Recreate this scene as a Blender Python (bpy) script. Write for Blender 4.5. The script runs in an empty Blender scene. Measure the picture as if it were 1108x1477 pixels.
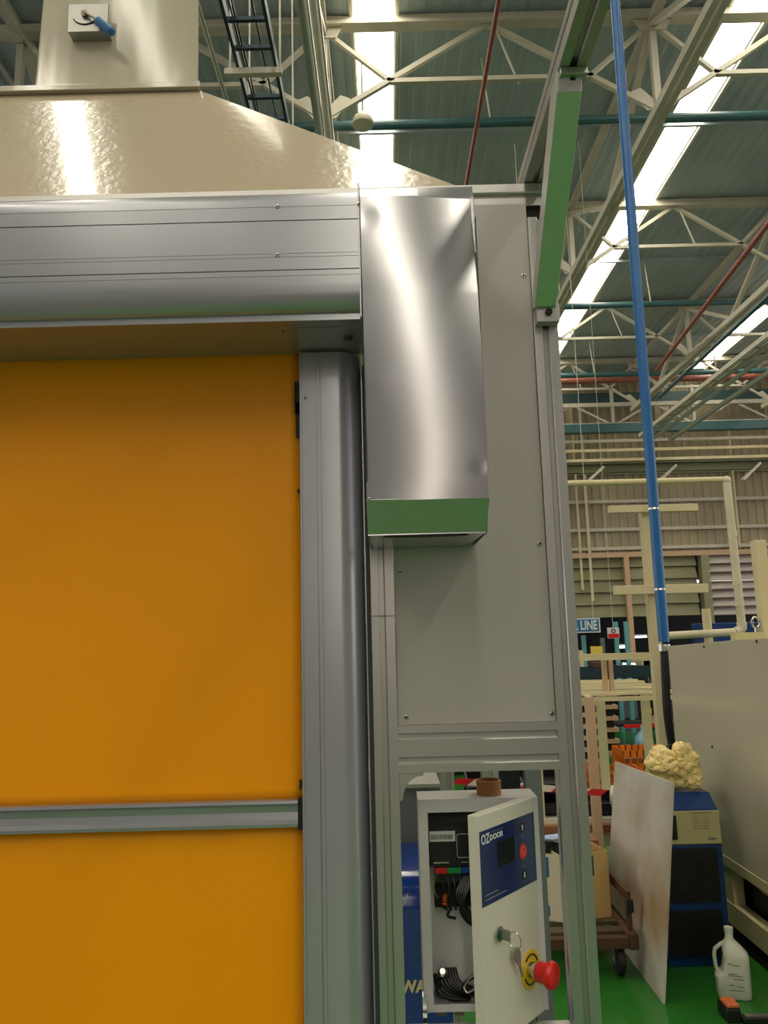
import bpy, bmesh, math, random
from mathutils import Vector, Matrix, noise
random.seed(7)
sc = bpy.context.scene
COL = sc.collection
PI = math.pi

# ------------------------------------------------------------------ camera
PITCH, ROLL, EYE, FPX = math.radians(9.0), math.radians(1.44), 1.6, 1110.0
F = Vector((0, math.cos(PITCH), math.sin(PITCH)))
U0 = Vector((0, -math.sin(PITCH), math.cos(PITCH)))
R0 = Vector((1, 0, 0))
Rv = math.cos(ROLL)*R0 - math.sin(ROLL)*U0
Uv = math.sin(ROLL)*R0 + math.cos(ROLL)*U0
cam_d = bpy.data.cameras.new('camera'); cam = bpy.data.objects.new('camera', cam_d); COL.objects.link(cam)
M = Matrix.Identity(4)
for i in range(3):
    M[i][0] = Rv[i]; M[i][1] = Uv[i]; M[i][2] = -F[i]
M[2][3] = EYE
cam.matrix_world = M
cam_d.sensor_fit = 'HORIZONTAL'; cam_d.sensor_width = 36.0; cam_d.lens = 36.0*FPX/1108.0
cam_d.clip_start = 0.05; cam_d.clip_end = 200
sc.camera = cam

def at(x, y, Y):            # a surveyed point of the photograph at distance Y
    d = F + Rv*((x-554)/FPX) - Uv*((y-738.5)/FPX)
    t = Y/d.y
    return Vector((d.x*t, Y, d.z*t+EYE))

# ------------------------------------------------------------------ materials
def lin(c):
    def f(v):
        v /= 255.0
        return v/12.92 if v <= .04045 else ((v+.055)/1.055)**2.4
    return (f(c[0]), f(c[1]), f(c[2]), 1)
def mat(name, rgb, rough=.5, metal=0.0, var=0.0, vscale=6, bump=0.0, bscale=60, aniso=None, spec=.5, stretch=(1,1,1), trans=0, coat=0):
    m = bpy.data.materials.new(name); m.use_nodes = True
    nt = m.node_tree; b = nt.nodes['Principled BSDF']
    b.inputs['Base Color'].default_value = lin(rgb)
    b.inputs['Roughness'].default_value = rough
    b.inputs['Metallic'].default_value = metal
    b.inputs['Specular IOR Level'].default_value = spec
    if coat: b.inputs['Coat Weight'].default_value = coat; b.inputs['Coat Roughness'].default_value = .08
    if trans: b.inputs['Transmission Weight'].default_value = trans
    tc = nt.nodes.new('ShaderNodeTexCoord'); mp = nt.nodes.new('ShaderNodeMapping')
    mp.inputs['Scale'].default_value = stretch
    nt.links.new(tc.outputs['Object'], mp.inputs['Vector'])
    if var:
        n = nt.nodes.new('ShaderNodeTexNoise'); n.inputs['Scale'].default_value = vscale; n.inputs['Detail'].default_value = 4
        nt.links.new(mp.outputs[0], n.inputs['Vector'])
        mx = nt.nodes.new('ShaderNodeMix'); mx.data_type = 'RGBA'; mx.blend_type = 'MULTIPLY'
        rp = nt.nodes.new('ShaderNodeMapRange'); rp.inputs['From Min'].default_value = .3; rp.inputs['From Max'].default_value = .7
        rp.inputs['To Min'].default_value = 1-var; rp.inputs['To Max'].default_value = 1
        nt.links.new(n.outputs['Fac'], rp.inputs['Value'])
        mx.inputs[0].default_value = 1; mx.inputs[6].default_value = lin(rgb)
        nt.links.new(rp.outputs[0], mx.inputs[7]); nt.links.new(mx.outputs[2], b.inputs['Base Color'])
    if bump:
        n2 = nt.nodes.new('ShaderNodeTexNoise'); n2.inputs['Scale'].default_value = bscale; n2.inputs['Detail'].default_value = 2
        nt.links.new(mp.outputs[0], n2.inputs['Vector'])
        bp = nt.nodes.new('ShaderNodeBump'); bp.inputs['Strength'].default_value = 1; bp.inputs['Distance'].default_value = bump
        nt.links.new(n2.outputs['Fac'], bp.inputs['Height']); nt.links.new(bp.outputs[0], b.inputs['Normal'])
    return m
def emit(name, rgb, s, ribs=False):
    m = bpy.data.materials.new(name); m.use_nodes = True
    nt = m.node_tree; b = nt.nodes['Principled BSDF']
    b.inputs['Base Color'].default_value = (.6, .6, .55, 1)
    b.inputs['Emission Color'].default_value = lin(rgb); b.inputs['Emission Strength'].default_value = s
    return m

ALU   = mat('satin_anodised_aluminium', (196, 194, 190), .33, .92, bump=.00002, bscale=400, stretch=(1, 1, .05))
SILV  = mat('silver_painted_aluminium', (172, 173, 178), .24, .55)
STEEL = mat('brushed_stainless_steel', (205, 204, 206), .235, 1.0, bump=.00001, bscale=260, stretch=(.15, 1, 3))
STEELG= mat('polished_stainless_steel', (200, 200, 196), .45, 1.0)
ALUS  = mat('flat_aluminium_bar', (214, 214, 210), .42, 1.0)
PANEL = mat('light_grey_composite_panel', (176, 170, 164), .42, .15, var=.03, vscale=3)
YEL   = mat('yellow_pvc_curtain', (250, 160, 0), .42, 0, var=.06, vscale=2.2, bump=.0015, bscale=3.5, spec=.3)
BLACK = mat('black_rubber', (20, 19, 18), .6)
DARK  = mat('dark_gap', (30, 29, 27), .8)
CREAMG= mat('glossy_cream_enamel_sheet', (186, 172, 146), .16, 0, bump=.0007, bscale=55, coat=.6)
CREAMD= mat('cream_enamel_duct', (190, 184, 160), .13, 0, bump=.0025, bscale=9, coat=.6, stretch=(1, 1, .15))
GALV  = mat('galvanised_steel', (165, 165, 158), .35, .8, var=.2)
WHITEP= mat('white_powder_coat', (214, 213, 212), .4)
CREAMP= mat('warm_white_powder_coat', (206, 202, 186), .4)
TRUSS = mat('cream_painted_steel', (205, 200, 180), .5, var=.15, vscale=2)
ROOFM = mat('roof_foil', (176, 192, 194), .5, .1, var=.25, vscale=.6)
WALLM = mat('corrugated_wall_sheet', (176, 164, 134), .6, var=.25, vscale=.5)
WALLG = mat('green_grey_siding', (150, 148, 112), .6, var=.25, vscale=.8)
LOUV  = mat('pale_louvre_slats', (205, 196, 188), .5, var=.1, vscale=1)
GREEN = mat('green_epoxy_floor', (46, 118, 40), .2, 0, var=.25, vscale=1.2, bump=.0004, bscale=8)
TEAL  = mat('teal_painted_pipe', (58, 100, 104), .4, var=.1)
TEALD = mat('dark_teal_steel', (36, 66, 68), .5)
NAVYL = mat('dark_blue_steel', (44, 62, 76), .45, .3)
BLUEP = mat('blue_painted_pipe', (22, 96, 160), .28, var=.08, vscale=3)
REDP  = mat('red_oxide_pipe', (146, 84, 68), .5)
BEIGE = mat('beige_coated_pipe', (214, 200, 158), .42, var=.08)
PEACH = mat('bare_pink_beige_wood', (206, 172, 138), .6, var=.12)
GREYP = mat('galvanised_conduit', (160, 170, 152), .45)
PVCM  = mat('white_pvc_pipe', (212, 202, 174), .4, var=.15, vscale=4)
MACH  = mat('ivory_machine_enamel', (206, 196, 172), .22, 0, var=.12, vscale=1.4, coat=.3)
MACHF = mat('ivory_machine_frame', (196, 188, 142), .35, var=.12)
BOARD = mat('dusty_white_board', (210, 204, 190), .35, var=.3, vscale=2.2)
for n_ in BOARD.node_tree.nodes:      # tan dust stains
    if n_.type == 'MIX':
        nt_ = BOARD.node_tree; m2_ = nt_.nodes.new('ShaderNodeMix'); m2_.data_type = 'RGBA'
        src = n_.inputs[7].links[0].from_socket; m2_.inputs[6].default_value = (.62, .44, .28, 1); m2_.inputs[7].default_value = (1, 1, 1, 1)
        mr_ = nt_.nodes.new('ShaderNodeMapRange'); mr_.inputs['From Min'].default_value = .7; mr_.inputs['From Max'].default_value = .9
        nt_.links.new(src, mr_.inputs['Value']); nt_.links.new(mr_.outputs[0], m2_.inputs[0]); nt_.links.new(m2_.outputs[2], n_.inputs[7]); break
CHIL  = mat('deep_blue_enamel', (9, 52, 108), .3)
CHILP = mat('ivory_control_plate', (186, 178, 132), .4, var=.05)
GRILL = mat('black_grille', (10, 12, 14), .5)
BAG   = mat('yellowed_plastic_bag', (232, 208, 140), .35, 0, bump=.006, bscale=16, spec=.6)
BOTT  = mat('white_hdpe_plastic', (214, 214, 196), .4, var=.05)
RUST  = mat('rusty_brown_steel', (92, 62, 40), .7, var=.5, vscale=14)
WOODS = mat('dark_worn_wood_slats', (98, 80, 56), .75, var=.5, vscale=10, stretch=(.3, 2, 2))
CARD  = mat('brown_cardboard', (204, 168, 108), .75, var=.08)
CARDW = mat('whitish_cardboard_print', (214, 202, 176), .7)
CARDD = mat('shaded_brown_cardboard', (150, 100, 62), .8, var=.1)
BPRINT= mat('blue_print', (30, 104, 156), .6)
TPRINT= mat('teal_print', (22, 76, 88), .6)
TAPEB = mat('brown_cardboard_core', (158, 104, 58), .55)
ORANGE= mat('orange_crate_plastic', (216, 112, 20), .45, var=.1)
BLKPL = mat('black_plastic', (22, 22, 24), .4)
BLKTR = mat('black_tray_plastic', (26, 24, 26), .5, var=.3)
NAVYTR= mat('dark_navy_tray_plastic', (20, 44, 58), .4)
RED   = mat('red_plastic', (205, 24, 20), .3)
REDT  = mat('red_tape', (206, 30, 40), .4)
WHT   = mat('white_tape', (226, 214, 200), .5)
YELP  = mat('yellow_plastic', (222, 186, 22), .45)
NAVY  = mat('navy_membrane', (8, 30, 84), .3)
SCREEN= mat('dark_lcd', (24, 30, 30), .15)
PRINT = mat('pale_print', (206, 214, 206), .5)
GREYL = mat('grey_print', (120, 128, 140), .5)
CHROME= mat('chrome_nickel', (200, 200, 195), .15, 1.0)
LOCKG = mat('green_keycap', (20, 92, 66), .3)
KEYM  = mat('nickel_key', (128, 126, 112), .4, .3)
GREYC = mat('grey_cabinet_paint', (112, 116, 116), .45)
BLUM  = mat('royal_blue_enamel', (8, 54, 140), .22, coat=.3)
CREAMT= mat('cream_lettering', (224, 206, 150), .5)
WIRE  = mat('black_cable', (18, 18, 18), .35)
GRNW  = mat('green_terminal', (20, 140, 60), .4)
ORGW  = mat('orange_terminal', (226, 96, 20), .4)
BLUW  = mat('blue_terminal', (30, 70, 170), .4)
SIGNB = mat('blue_sign', (30, 112, 156), .5)
CYAN  = mat('cyan_label', (70, 170, 200), .5)
YLAB  = mat('yellow_label', (220, 196, 80), .5)
TCOL  = mat('pale_teal_column', (100, 165, 172), .5)
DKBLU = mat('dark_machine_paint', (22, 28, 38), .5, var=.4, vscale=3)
WATER = mat('blue_white_plastic', (130, 176, 196), .3)
SKY   = emit('daylit_translucent_sheet', (255, 246, 226), 10.0)
TUBE  = emit('lit_fluorescent_tube', (214, 232, 255), 5)
BOLT  = mat('zinc_bolt', (120, 112, 98), .35, .9)

# ------------------------------------------------------------------ mesh builder
OFF = {}
class MB:
    def __init__(s, M=None): s.bm = bmesh.new(); s.M = M
    def box(s, a, b, rot=None):
        a = Vector(a); b = Vector(b); c = (a+b)/2; d = b-a
        r = bmesh.ops.create_cube(s.bm, size=1)
        m = Matrix.Translation(c) @ (rot.to_4x4() if rot else Matrix.Identity(4)) @ Matrix.Diagonal((abs(d.x), abs(d.y), abs(d.z), 1))
        bmesh.ops.transform(s.bm, matrix=m, verts=r['verts']); return s
    def beam(s, p, q, w, h=None, up=(0, 0, 1)):
        p = Vector(p); q = Vector(q); h = h or w; d = (q-p); L = d.length; z = d.normalized(); u = Vector(up)
        if abs(z.dot(u)) > .99: u = Vector((0, 1, 0))
        x = u.cross(z).normalized(); y = z.cross(x)
        r = bmesh.ops.create_cube(s.bm, size=1)
        m = Matrix(((x.x, y.x, z.x, 0), (x.y, y.y, z.y, 0), (x.z, y.z, z.z, 0), (0, 0, 0, 1)))
        bmesh.ops.transform(s.bm, matrix=Matrix.Translation((p+q)/2) @ m @ Matrix.Diagonal((w, h, L, 1)), verts=r['verts']); return s
    def rod(s, p, q, r, n=12, r2=None):
        p = Vector(p); q = Vector(q); d = q-p; L = d.length
        k = bmesh.ops.create_cone(s.bm, cap_ends=True, segments=n, radius1=r, radius2=(r if r2 is None else r2), depth=L)
        bmesh.ops.transform(s.bm, matrix=Matrix.Translation((p+q)/2) @ Vector((0, 0, 1)).rotation_difference(d.normalized()).to_matrix().to_4x4(), verts=k['verts']); return s
    def ball(s, c, r, sc_=(1, 1, 1), n=14):
        k = bmesh.ops.create_uvsphere(s.bm, u_segments=n, v_segments=max(6, n//2), radius=r)
        bmesh.ops.transform(s.bm, matrix=Matrix.Translation(c) @ Matrix.Diagonal((*sc_, 1)), verts=k['verts']); return s
    def tube(s, pts, r, n=8, closed=False):
        pts = [Vector(p) for p in pts]; N = len(pts); rings = []; prev = None
        for i, p in enumerate(pts):
            if closed: t = pts[(i+1) % N]-pts[i-1]
            else: t = pts[min(i+1, N-1)]-pts[max(i-1, 0)]
            t.normalize()
            if prev is None: x = t.orthogonal().normalized()
            else: x = (prev-t*prev.dot(t)).normalized()
            prev = x; y = t.cross(x)
            rings.append([s.bm.verts.new(p+(x*math.cos(a)+y*math.sin(a))*r) for a in [2*PI*j/n for j in range(n)]])
        for i in range(N if closed else N-1):
            A, B = rings[i], rings[(i+1) % N]
            for j in range(n): s.bm.faces.new((A[j], A[(j+1) % n], B[(j+1) % n], B[j]))
        if not closed:
            s.bm.faces.new(rings[0][::-1]); s.bm.faces.new(rings[-1])
        return s
    def prism(s, poly, axis, a, b):
        # poly: 2D points; axis x -> (y,z), y -> (x,z), z -> (x,y)
        def P(u, v, w): return {'x': (w, u, v), 'y': (u, w, v), 'z': (u, v, w)}[axis]
        A = [s.bm.verts.new(P(u, v, a)) for u, v in poly]; B = [s.bm.verts.new(P(u, v, b)) for u, v in poly]
        n = len(poly)
        for i in range(n): s.bm.faces.new((A[i], A[(i+1) % n], B[(i+1) % n], B[i]))
        s.bm.faces.new(A[::-1]); s.bm.faces.new(B); return s
    def lathe(s, prof, c, n=24, M=None):
        rings = []; vs = []
        for r, z in prof:
            ring = [s.bm.verts.new((r*math.cos(2*PI*j/n), r*math.sin(2*PI*j/n), z)) for j in range(n)]; rings.append(ring); vs += ring
        for A, B in zip(rings, rings[1:]):
            for j in range(n): s.bm.faces.new((A[j], A[(j+1) % n], B[(j+1) % n], B[j]))
        s.bm.faces.new(rings[0][::-1]); s.bm.faces.new(rings[-1])
        bmesh.ops.transform(s.bm, matrix=Matrix.Translation(c) @ (M or Matrix.Identity(4)), verts=vs); return s
    def build(s, name, m, parent=None, smooth=False, bevel=0, solid=0):
        if s.M: bmesh.ops.transform(s.bm, matrix=s.M, verts=s.bm.verts)
        off = OFF.get(parent.as_pointer(), Vector((0, 0, 0))) if parent else Vector((0, 0, 0))
        bmesh.ops.translate(s.bm, vec=-off, verts=s.bm.verts)
        bmesh.ops.recalc_face_normals(s.bm, faces=s.bm.faces)
        me = bpy.data.meshes.new(name); s.bm.to_mesh(me); s.bm.free()
        me.materials.append(m)
        if smooth:
            for p in me.polygons: p.use_smooth = True
            try: me.set_sharp_from_angle(angle=math.radians(38))
            except Exception: pass
        o = bpy.data.objects.new(name, me); COL.objects.link(o)
        if parent: o.parent = parent; OFF[o.as_pointer()] = off
        if bevel:
            b = o.modifiers.new('bevel', 'BEVEL'); b.width = bevel; b.segments = 2; b.limit_method = 'ANGLE'
        return o
def tag(o, label, cat, group=None, kind=None):
    o['label'] = label; o['category'] = cat
    if group: o['group'] = group
    if kind: o['kind'] = kind
    return o
def thing(name, label, cat, loc=(0, 0, 0), group=None):
    o = bpy.data.objects.new(name, None); COL.objects.link(o); o.location = loc; o.empty_display_size = .1
    OFF[o.as_pointer()] = Vector(loc); return tag(o, label, cat, group)
def struct(o): o['kind'] = 'structure'; return o
def dup(root, delta, label=None, group=None):
    r = root.copy(); COL.objects.link(r); r.location = Vector(root.location)+Vector(delta)
    if label: r['label'] = label
    if group: r['group'] = group
    for ch in list(root.children):
        c = ch.copy(); COL.objects.link(c); c.parent = r
        for g in list(ch.children):
            d = g.copy(); COL.objects.link(d); d.parent = c
    return r
def text(body, size, M, m, parent, name='lettering', ext=.0004, bold=0.0, sx=1, align='LEFT'):
    cu = bpy.data.curves.new(name, 'FONT'); cu.body = body; cu.size = size; cu.extrude = ext; cu.offset = bold; cu.align_x = align; cu.resolution_u = 3
    tmp = bpy.data.objects.new('tmp', cu); COL.objects.link(tmp)
    dg = bpy.context.evaluated_depsgraph_get(); me = bpy.data.meshes.new_from_object(tmp.evaluated_get(dg))
    bpy.data.objects.remove(tmp); me.name = name
    off = OFF.get(parent.as_pointer(), Vector((0, 0, 0)))
    me.transform(Matrix.Translation(-off) @ M @ Matrix.Diagonal((sx, 1, 1, 1))); me.materials.clear(); me.materials.append(m)
    o = bpy.data.objects.new(name, me); COL.objects.link(o); o.parent = parent; OFF[o.as_pointer()] = off; return o
def slotted(x0, x1, y0, y1, fx=(), fy=(), sw=.0045, dp=.009, ch=.0022):
    """rectangle section with T-slot mouths; fx: slot positions on both y faces, fy: on both x faces"""
    P = []
    def side(p, q, cs, nrm):
        p = Vector(p); q = Vector(q); t = (q-p).normalized(); n = Vector(nrm); P.append(p[:])
        for c in cs:
            m_ = p+t*c
            for a, d in ((-sw-ch, 0), (-sw, ch), (-sw, dp), (sw, dp), (sw, ch), (sw+ch, 0)): P.append((m_+t*a+n*d)[:])
    w = x1-x0; h = y1-y0
    side((x0, y0), (x1, y0), [w*f for f in fx], (0, 1)); side((x1, y0), (x1, y1), [h*f for f in fy], (-1, 0))
    side((x1, y1), (x0, y1), [w*f for f in fx], (0, -1)); side((x0, y1), (x0, y0), [h*f for f in fy], (1, 0))
    return P
def screw(c, parent, r=.0042, nrm=(0, -1, 0), name='screw'):
    n = Vector(nrm); R = Vector((0, 0, 1)).rotation_difference(n).to_matrix().to_4x4()
    s = MB().lathe([(r, 0), (r, .0012), (r*.8, .0024), (r*.5, .0026), (r*.45, .0012), (r*.02, .0011)], c, 14, R).build(name, CHROME, parent)
    MB().lathe([(r*.44, .00115), (r*.43, .0014)], c, 6, R).build('hex_socket', BLACK, s)
    return s

# ================================================================== SETTING
RH = 11.0
struct(MB().box((-1.6, -2.5, -.1), (7, 28.6, 0)).build('floor', GREEN))
CONC = mat('grey_concrete', (96, 92, 88), .5, var=.15)
struct(MB().box((-28, -25, -.1), (32, -2.5, 0)).box((-28, -2.5, -.1), (-1.6, 44, 0)).box((7, -2.5, -.1), (32, 44, 0)).box((-1.6, 28.6, -.1), (7, 44, 0)).build('floor_aisle', CONC))
# roof deck: corrugated sheet between the daylight strips, ribs running along the hall
strips = [(-5.76, -14), (.04, -25), (5.86, -14), (11.66, -14), (17.46, -14), (-11.56, -14)]
WS = .62
roof = MB()
edges = [-28]
for x, _ in sorted(strips): edges += [x-WS/2, x+WS/2]
edges.append(32)
for i in range(0, len(edges), 2):
    x0, x1 = edges[i], edges[i+1]; poly = []; x = x0
    while x < x1-.01:
        e = min(x+.25, x1); poly += [(x, RH+.032), (x+(e-x)*.35, RH+.032), (x+(e-x)*.5, RH+.02), (x+(e-x)*.85, RH+.02)]; x = e
    poly += [(x1, RH+.032), (x1, RH+.2), (x0, RH+.2)]
    roof.prism(poly, 'y', -25, 28.6)
for x, y0 in strips:
    y1 = 27.4 if x > -3 else 5.5
    if y0 > -25: roof.box((x-WS/2, -25, RH+.025), (x+WS/2, y0, RH+.2))
    roof.box((x-WS/2, y1, RH+.025), (x+WS/2, 28.6, RH+.2))
struct(roof.build('ceiling', ROOFM))
for i, (x, y0) in enumerate(strips):
    poly = []; n = 3; w = WS/n
    for k in range(n):
        a = x-WS/2+k*w; poly += [(a, RH+.06), (a+w*.3, RH+.06), (a+w*.42, RH+.03), (a+w*.88, RH+.03)]
    poly += [(x+WS/2, RH+.06), (x+WS/2, RH+.1), (x-WS/2, RH+.1)]
    struct(MB().prism(poly, 'y', y0, 27.4 if x > -3 else 5.5).build('window_%d' % (i+1), SKY))
struct(MB().box((-3.75, -14, RH-.02), (-3.45, 4.5, RH)).build('window_7', SKY))  # unseen glowing strip added in place of lamps, for highlights on the cream duct
# near end of the hall behind the viewpoint, plus a glowing panel added for the motor cover's streak
struct(MB().box((-28, -25.2, 0), (32, -25, RH)).build('wall_near', mat('grey_end_wall', (178, 175, 176), .7)))
struct(MB().box((-.7, -24.98, 1.8), (.75, -24.94, 9.6)).build('window_8', emit('added_panel_glow', (255, 240, 222), 3.0)))
# far gable wall: ribbed cladding
poly = []; x = -14
while x < 24:
    poly += [(x, 28.4), (x+.06, 28.34), (x+.12, 28.34), (x+.18, 28.4)]; x += .32
poly += [(24, 28.4), (24, 28.6), (-14, 28.6)]
struct(MB().prism(poly, 'z', 4.25, RH+.1).build('wall_far', WALLM))
lw = MB()
for k in range(5): lw.prism([(28.2, 2.0+k*.45), (28.4, 1.98+k*.45), (28.4, 2.40+k*.45), (28.34, 2.42+k*.45)], 'x', -14, 11.4)
struct(lw.build('wall_far_low', WALLG))
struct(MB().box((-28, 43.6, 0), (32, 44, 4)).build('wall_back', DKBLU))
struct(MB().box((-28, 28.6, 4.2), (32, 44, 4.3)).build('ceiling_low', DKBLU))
# skylight curb angles along the strips
for i, (x, _) in enumerate(strips[:4]):
    struct(MB().box((x-WS/2-.07, -5, RH-.03), (x-WS/2-.02, 27.4, RH+.02)).box((x+WS/2+.02, -5, RH-.03), (x+WS/2+.07, 27.4, RH+.02)).build('trim_%d' % (i+1), TRUSS))

# wall girts, each a thing
for k, (z, nm) in enumerate(((7.35, 'topmost'), (6.25, 'second from the top'), (5.2, 'second from the bottom'), (4.5, 'lowest'))):
    tag(MB().box((-14, 28.2, z-.06), (24, 28.33, z+.06)).build('wall_girt', TRUSS), 'beige wall girt across the far ribbed wall, %s of four' % nm, 'beam', 'girts on the far wall')
t = tag(MB().box((-14, 28.0, 4.15), (24, 28.33, 4.33)).build('header_beam', PEACH), 'rust-tinged header beam above the louvres on the far wall', 'beam')
# louvre
t = thing('wall_louvre', 'large pale louvre of broad slats low on the far wall', 'louvre', (13, 28.2, 2))
for k in range(7):
    MB().prism([(27.98, 2.0+k*.31), (28.0, 1.97+k*.31), (28.32, 2.24+k*.31), (28.3, 2.28+k*.31)], 'x', 11.75, 16.5).build('slat', LOUV, t)
MB().box((11.5, 28.0, 0), (11.8, 28.35, 4.15)).build('jamb', WALLG, t)
for x in (-2, 1.6, 5.2, 8.7):
    tag(MB().box((x, 28.0, 0), (x+.18, 28.19, 4.15)).build('wall_post', PEACH), {-2: 'brown wall post hidden low behind the yellow curtain', 1.6: 'brown wall post low on the far wall, second from the left', 5.2: 'brown wall post behind the blue and white sign', 8.7: 'brown wall post low on the far wall behind the blue pipe'}[x], 'post')
for x, z0, z1, nm in ((7.15, 3, 10.2, 'left of the pair'), (7.5, 2.6, 10.4, 'right of the pair'), (13.0, 4.4, 9.2, 'by the louvre end')):
    tag(MB().rod((x, 28.1, z0), (x, 28.1, z1), .05, 8).build('conduit', BEIGE), 'thin vertical conduit on the far wall, %s' % nm, 'conduit')

# ------------------------------------------------------------------ gable end steel
tag(MB().box((-14, 27.2, 9.72), (24, 27.6, 10.12)).build('air_duct', TEALD), 'long dark teal duct just under the roof at the far wall', 'duct')
gt = thing('gable_truss', 'cream gable truss with diagonals in front of the far wall', 'truss', (8, 26.8, 9))
MB().box((-14, 26.7, 9.46), (24, 26.85, 9.60)).build('top_chord', TRUSS, gt)
MB().box((-14, 26.7, 8.78), (24, 26.85, 8.86)).build('bottom_chord', TRUSS, gt)
for k in range(7):
    x = 2.5+k*2.9
    MB().beam((x, 26.78, 8.85), (x, 26.78, 10.2), .1).build('web_member', TRUSS, gt)
    MB().beam((x+.15, 26.78, 8.85), (x+1.35, 26.78, 9.5), .07).build('web_member', TRUSS, gt)
    MB().beam((x-.15, 26.78, 8.85), (x-1.35, 26.78, 9.5), .07).build('web_member', TRUSS, gt)
tag(MB().box((-14, 26.3, 8.42), (24, 26.6, 8.72)).build('crane_beam', TEAL), 'teal runway beam below the gable truss', 'beam')
tag(MB().box((-14, 26.6, 8.12), (24, 26.7, 8.22)).build('tie_beam', TRUSS), 'thin cream tie beam under the teal runway beam', 'beam')
tag(MB().box((-14, 26.6, 7.78), (24, 26.68, 7.88)).build('conduit', BEIGE), 'straight cream conduit above the green crane girder', 'conduit')
g = thing('crane_girder', 'greenish brown crane girder with slanted brackets crossing in front of far wall', 'beam', (8, 26, 7.2))
MB().box((-14, 25.9, 7.18), (24, 26.3, 7.26)).box((-14, 26.05, 6.95), (24, 26.12, 7.2)).box((-14, 25.95, 6.9), (24, 26.2, 6.95)).build('girder_web', mat('olive_steel', (96, 98, 66), .5), g)
MB().box((-14, 25.85, 7.26), (24, 26.3, 7.36)).build('top_flange', BEIGE, g)
for x in (6.9, 9.4, 12.3): MB().beam((x, 25.9, 6.5), (x+.7, 26.0, 7.1), .16, .08).build('bracket', TRUSS, g)
tag(MB().rod((-14, 24.8, 9.8), (24, 24.8, 9.8), .1, 10).build('sprinkler_pipe', REDP), 'red oxide sprinkler main running across the hall at the far wall', 'pipe')

# ------------------------------------------------------------------ roof trusses
LX = [-5.4, -.75, 4.3, 8.95, 13.6]
names = ['nearest', 'second', 'third', 'farthest']
def cross_truss(Y, nm):
    t = thing('roof_truss', 'cream steel roof truss across the hall, %s of the four' % nm, 'truss', (4, Y, 10.9), 'cross trusses under the roof')
    MB().beam((LX[0]-1, Y, 10.9), (LX[-1]+1, Y, 10.9), .16, .16).beam((LX[0]-1, Y-.12, 10.82), (LX[-1]+1, Y-.12, 10.82), .06, .05).build('top_chord', TRUSS, t)
    for a, b in zip(LX, LX[1:]):
        m = (a+b)/2; w = b-a
        def on(f): return (m+(a-m)*f, Y, 10.85-(1.6)*f)
        for sgn, gx in ((-1, a), (1, b)):
            MB().beam((m, Y, 10.85), (gx, Y, 9.3), .075, .075).build('web_member', TRUSS, t)
            nx = m+(gx-m)*.6
            MB().beam((gx, Y, 10.8), (nx, Y, 9.9), .075, .06).build('web_member', TRUSS, t)
        MB().beam((m-(m-a)*.6, Y, 9.9), (m+(b-m)*.6, Y, 9.9), .075, .07).build('tie_member', TRUSS, t)
        MB().prism([(b-.3, 10.83), (b+.3, 10.83), (b+.2, 10.62), (b-.2, 10.62)], 'y', Y-.07, Y-.055).build('gusset_plate', TRUSS, t)
        MB().prism([(b-.18, 9.3), (b+.18, 9.3), (b+.4, 9.62), (b+.25, 9.68), (b, 9.42), (b-.25, 9.68), (b-.4, 9.62)], 'y', Y-.02, Y-.005).build('gusset_plate', TRUSS, t)
        MB().rod((m+.12, Y+.0, 10.8), (m+.45, Y+.05, 9.85), .018, 6).build('hanger_rod', TRUSS, t)
for Y, nm in zip((10.55, 15.9, 21.25, 26.0), names): cross_truss(Y, nm)
YS = [5.2, 10.55, 15.9, 21.25, 26.4]
nmL = ['far left, half hidden by the cream duct', 'left of the pale strip beside the cable ladder', 'beside the long bright strip right of the post', 'toward the right strip', 'farthest right']
for x, nm in zip(LX, nmL):
    t = thing('longitudinal_truss', 'cream lattice girder running along the hall, %s' % nm, 'truss', (x, 10, 9.3), 'lattice girders along the hall')
    MB().beam((x, 4.8, 10.8), (x, 26.5, 10.8), .13, .12).build('top_chord', TRUSS, t)
    MB().beam((x-.06, 4.8, 9.25), (x-.06, 26.5, 9.25), .09, .14).beam((x+.08, 4.8, 9.25), (x+.08, 26.5, 9.25), .08, .12).build('bottom_chord', TRUSS, t)
    for a, b in zip(YS, YS[1:]):
        MB().beam((x, a, 10.75), (x, a, 9.3), .1).build('web_member', TRUSS, t)
        MB().beam((x, a, 10.75), (x, (a+b)/2, 9.3), .1, .08).build('web_member', TRUSS, t)
        MB().beam((x, b, 10.75), (x, (a+b)/2, 9.3), .1, .08).build('web_member', TRUSS, t)
# purlins
for k, y in enumerate((5.9, 8.2, 13.2, 18.6, 23.9)):
    tag(MB().box((-9, y-.03, 10.9), (20, y+.03, 10.99)).build('roof_purlin', ROOFM), 'slim dark purlin right under the roof sheet, %s bay' % ['first', 'second', 'third', 'fourth', 'last'][k], 'beam', 'purlins')
# pipes
for Y, nm in ((11.42, 'nearest'), (18.74, 'middle'), (24.2, 'farthest')):
    t = thing('teal_pipe', 'teal overhead pipe running across the hall under the trusses, %s of three' % nm, 'pipe', (4, Y, 9.8), 'teal pipes under the roof')
    MB().rod((-9, Y, 9.8), (18, Y, 9.8), .075, 12).build('pipe', TEAL, t)
    for x in (-3, 1.9, 4.7, 7.0, 11): MB().rod((x, Y, 9.85), (x-.12, Y-.1, 10.9), .015, 6).build('hanger_rod', TRUSS, t)
tag(MB().rod((1.62, 6, 9.5), (1.62, 24, 9.5), .035, 10).build('sprinkler_pipe', REDP), 'thin red-brown sprinkler pipe running toward the roof left of the long rail', 'pipe')
tag(MB().rod((7.7, 13, 9.5), (8.6, 23, 9.5), .06, 10).build('sprinkler_pipe', REDP), 'red sprinkler pipe running along the hall at the right edge', 'pipe')
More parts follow.
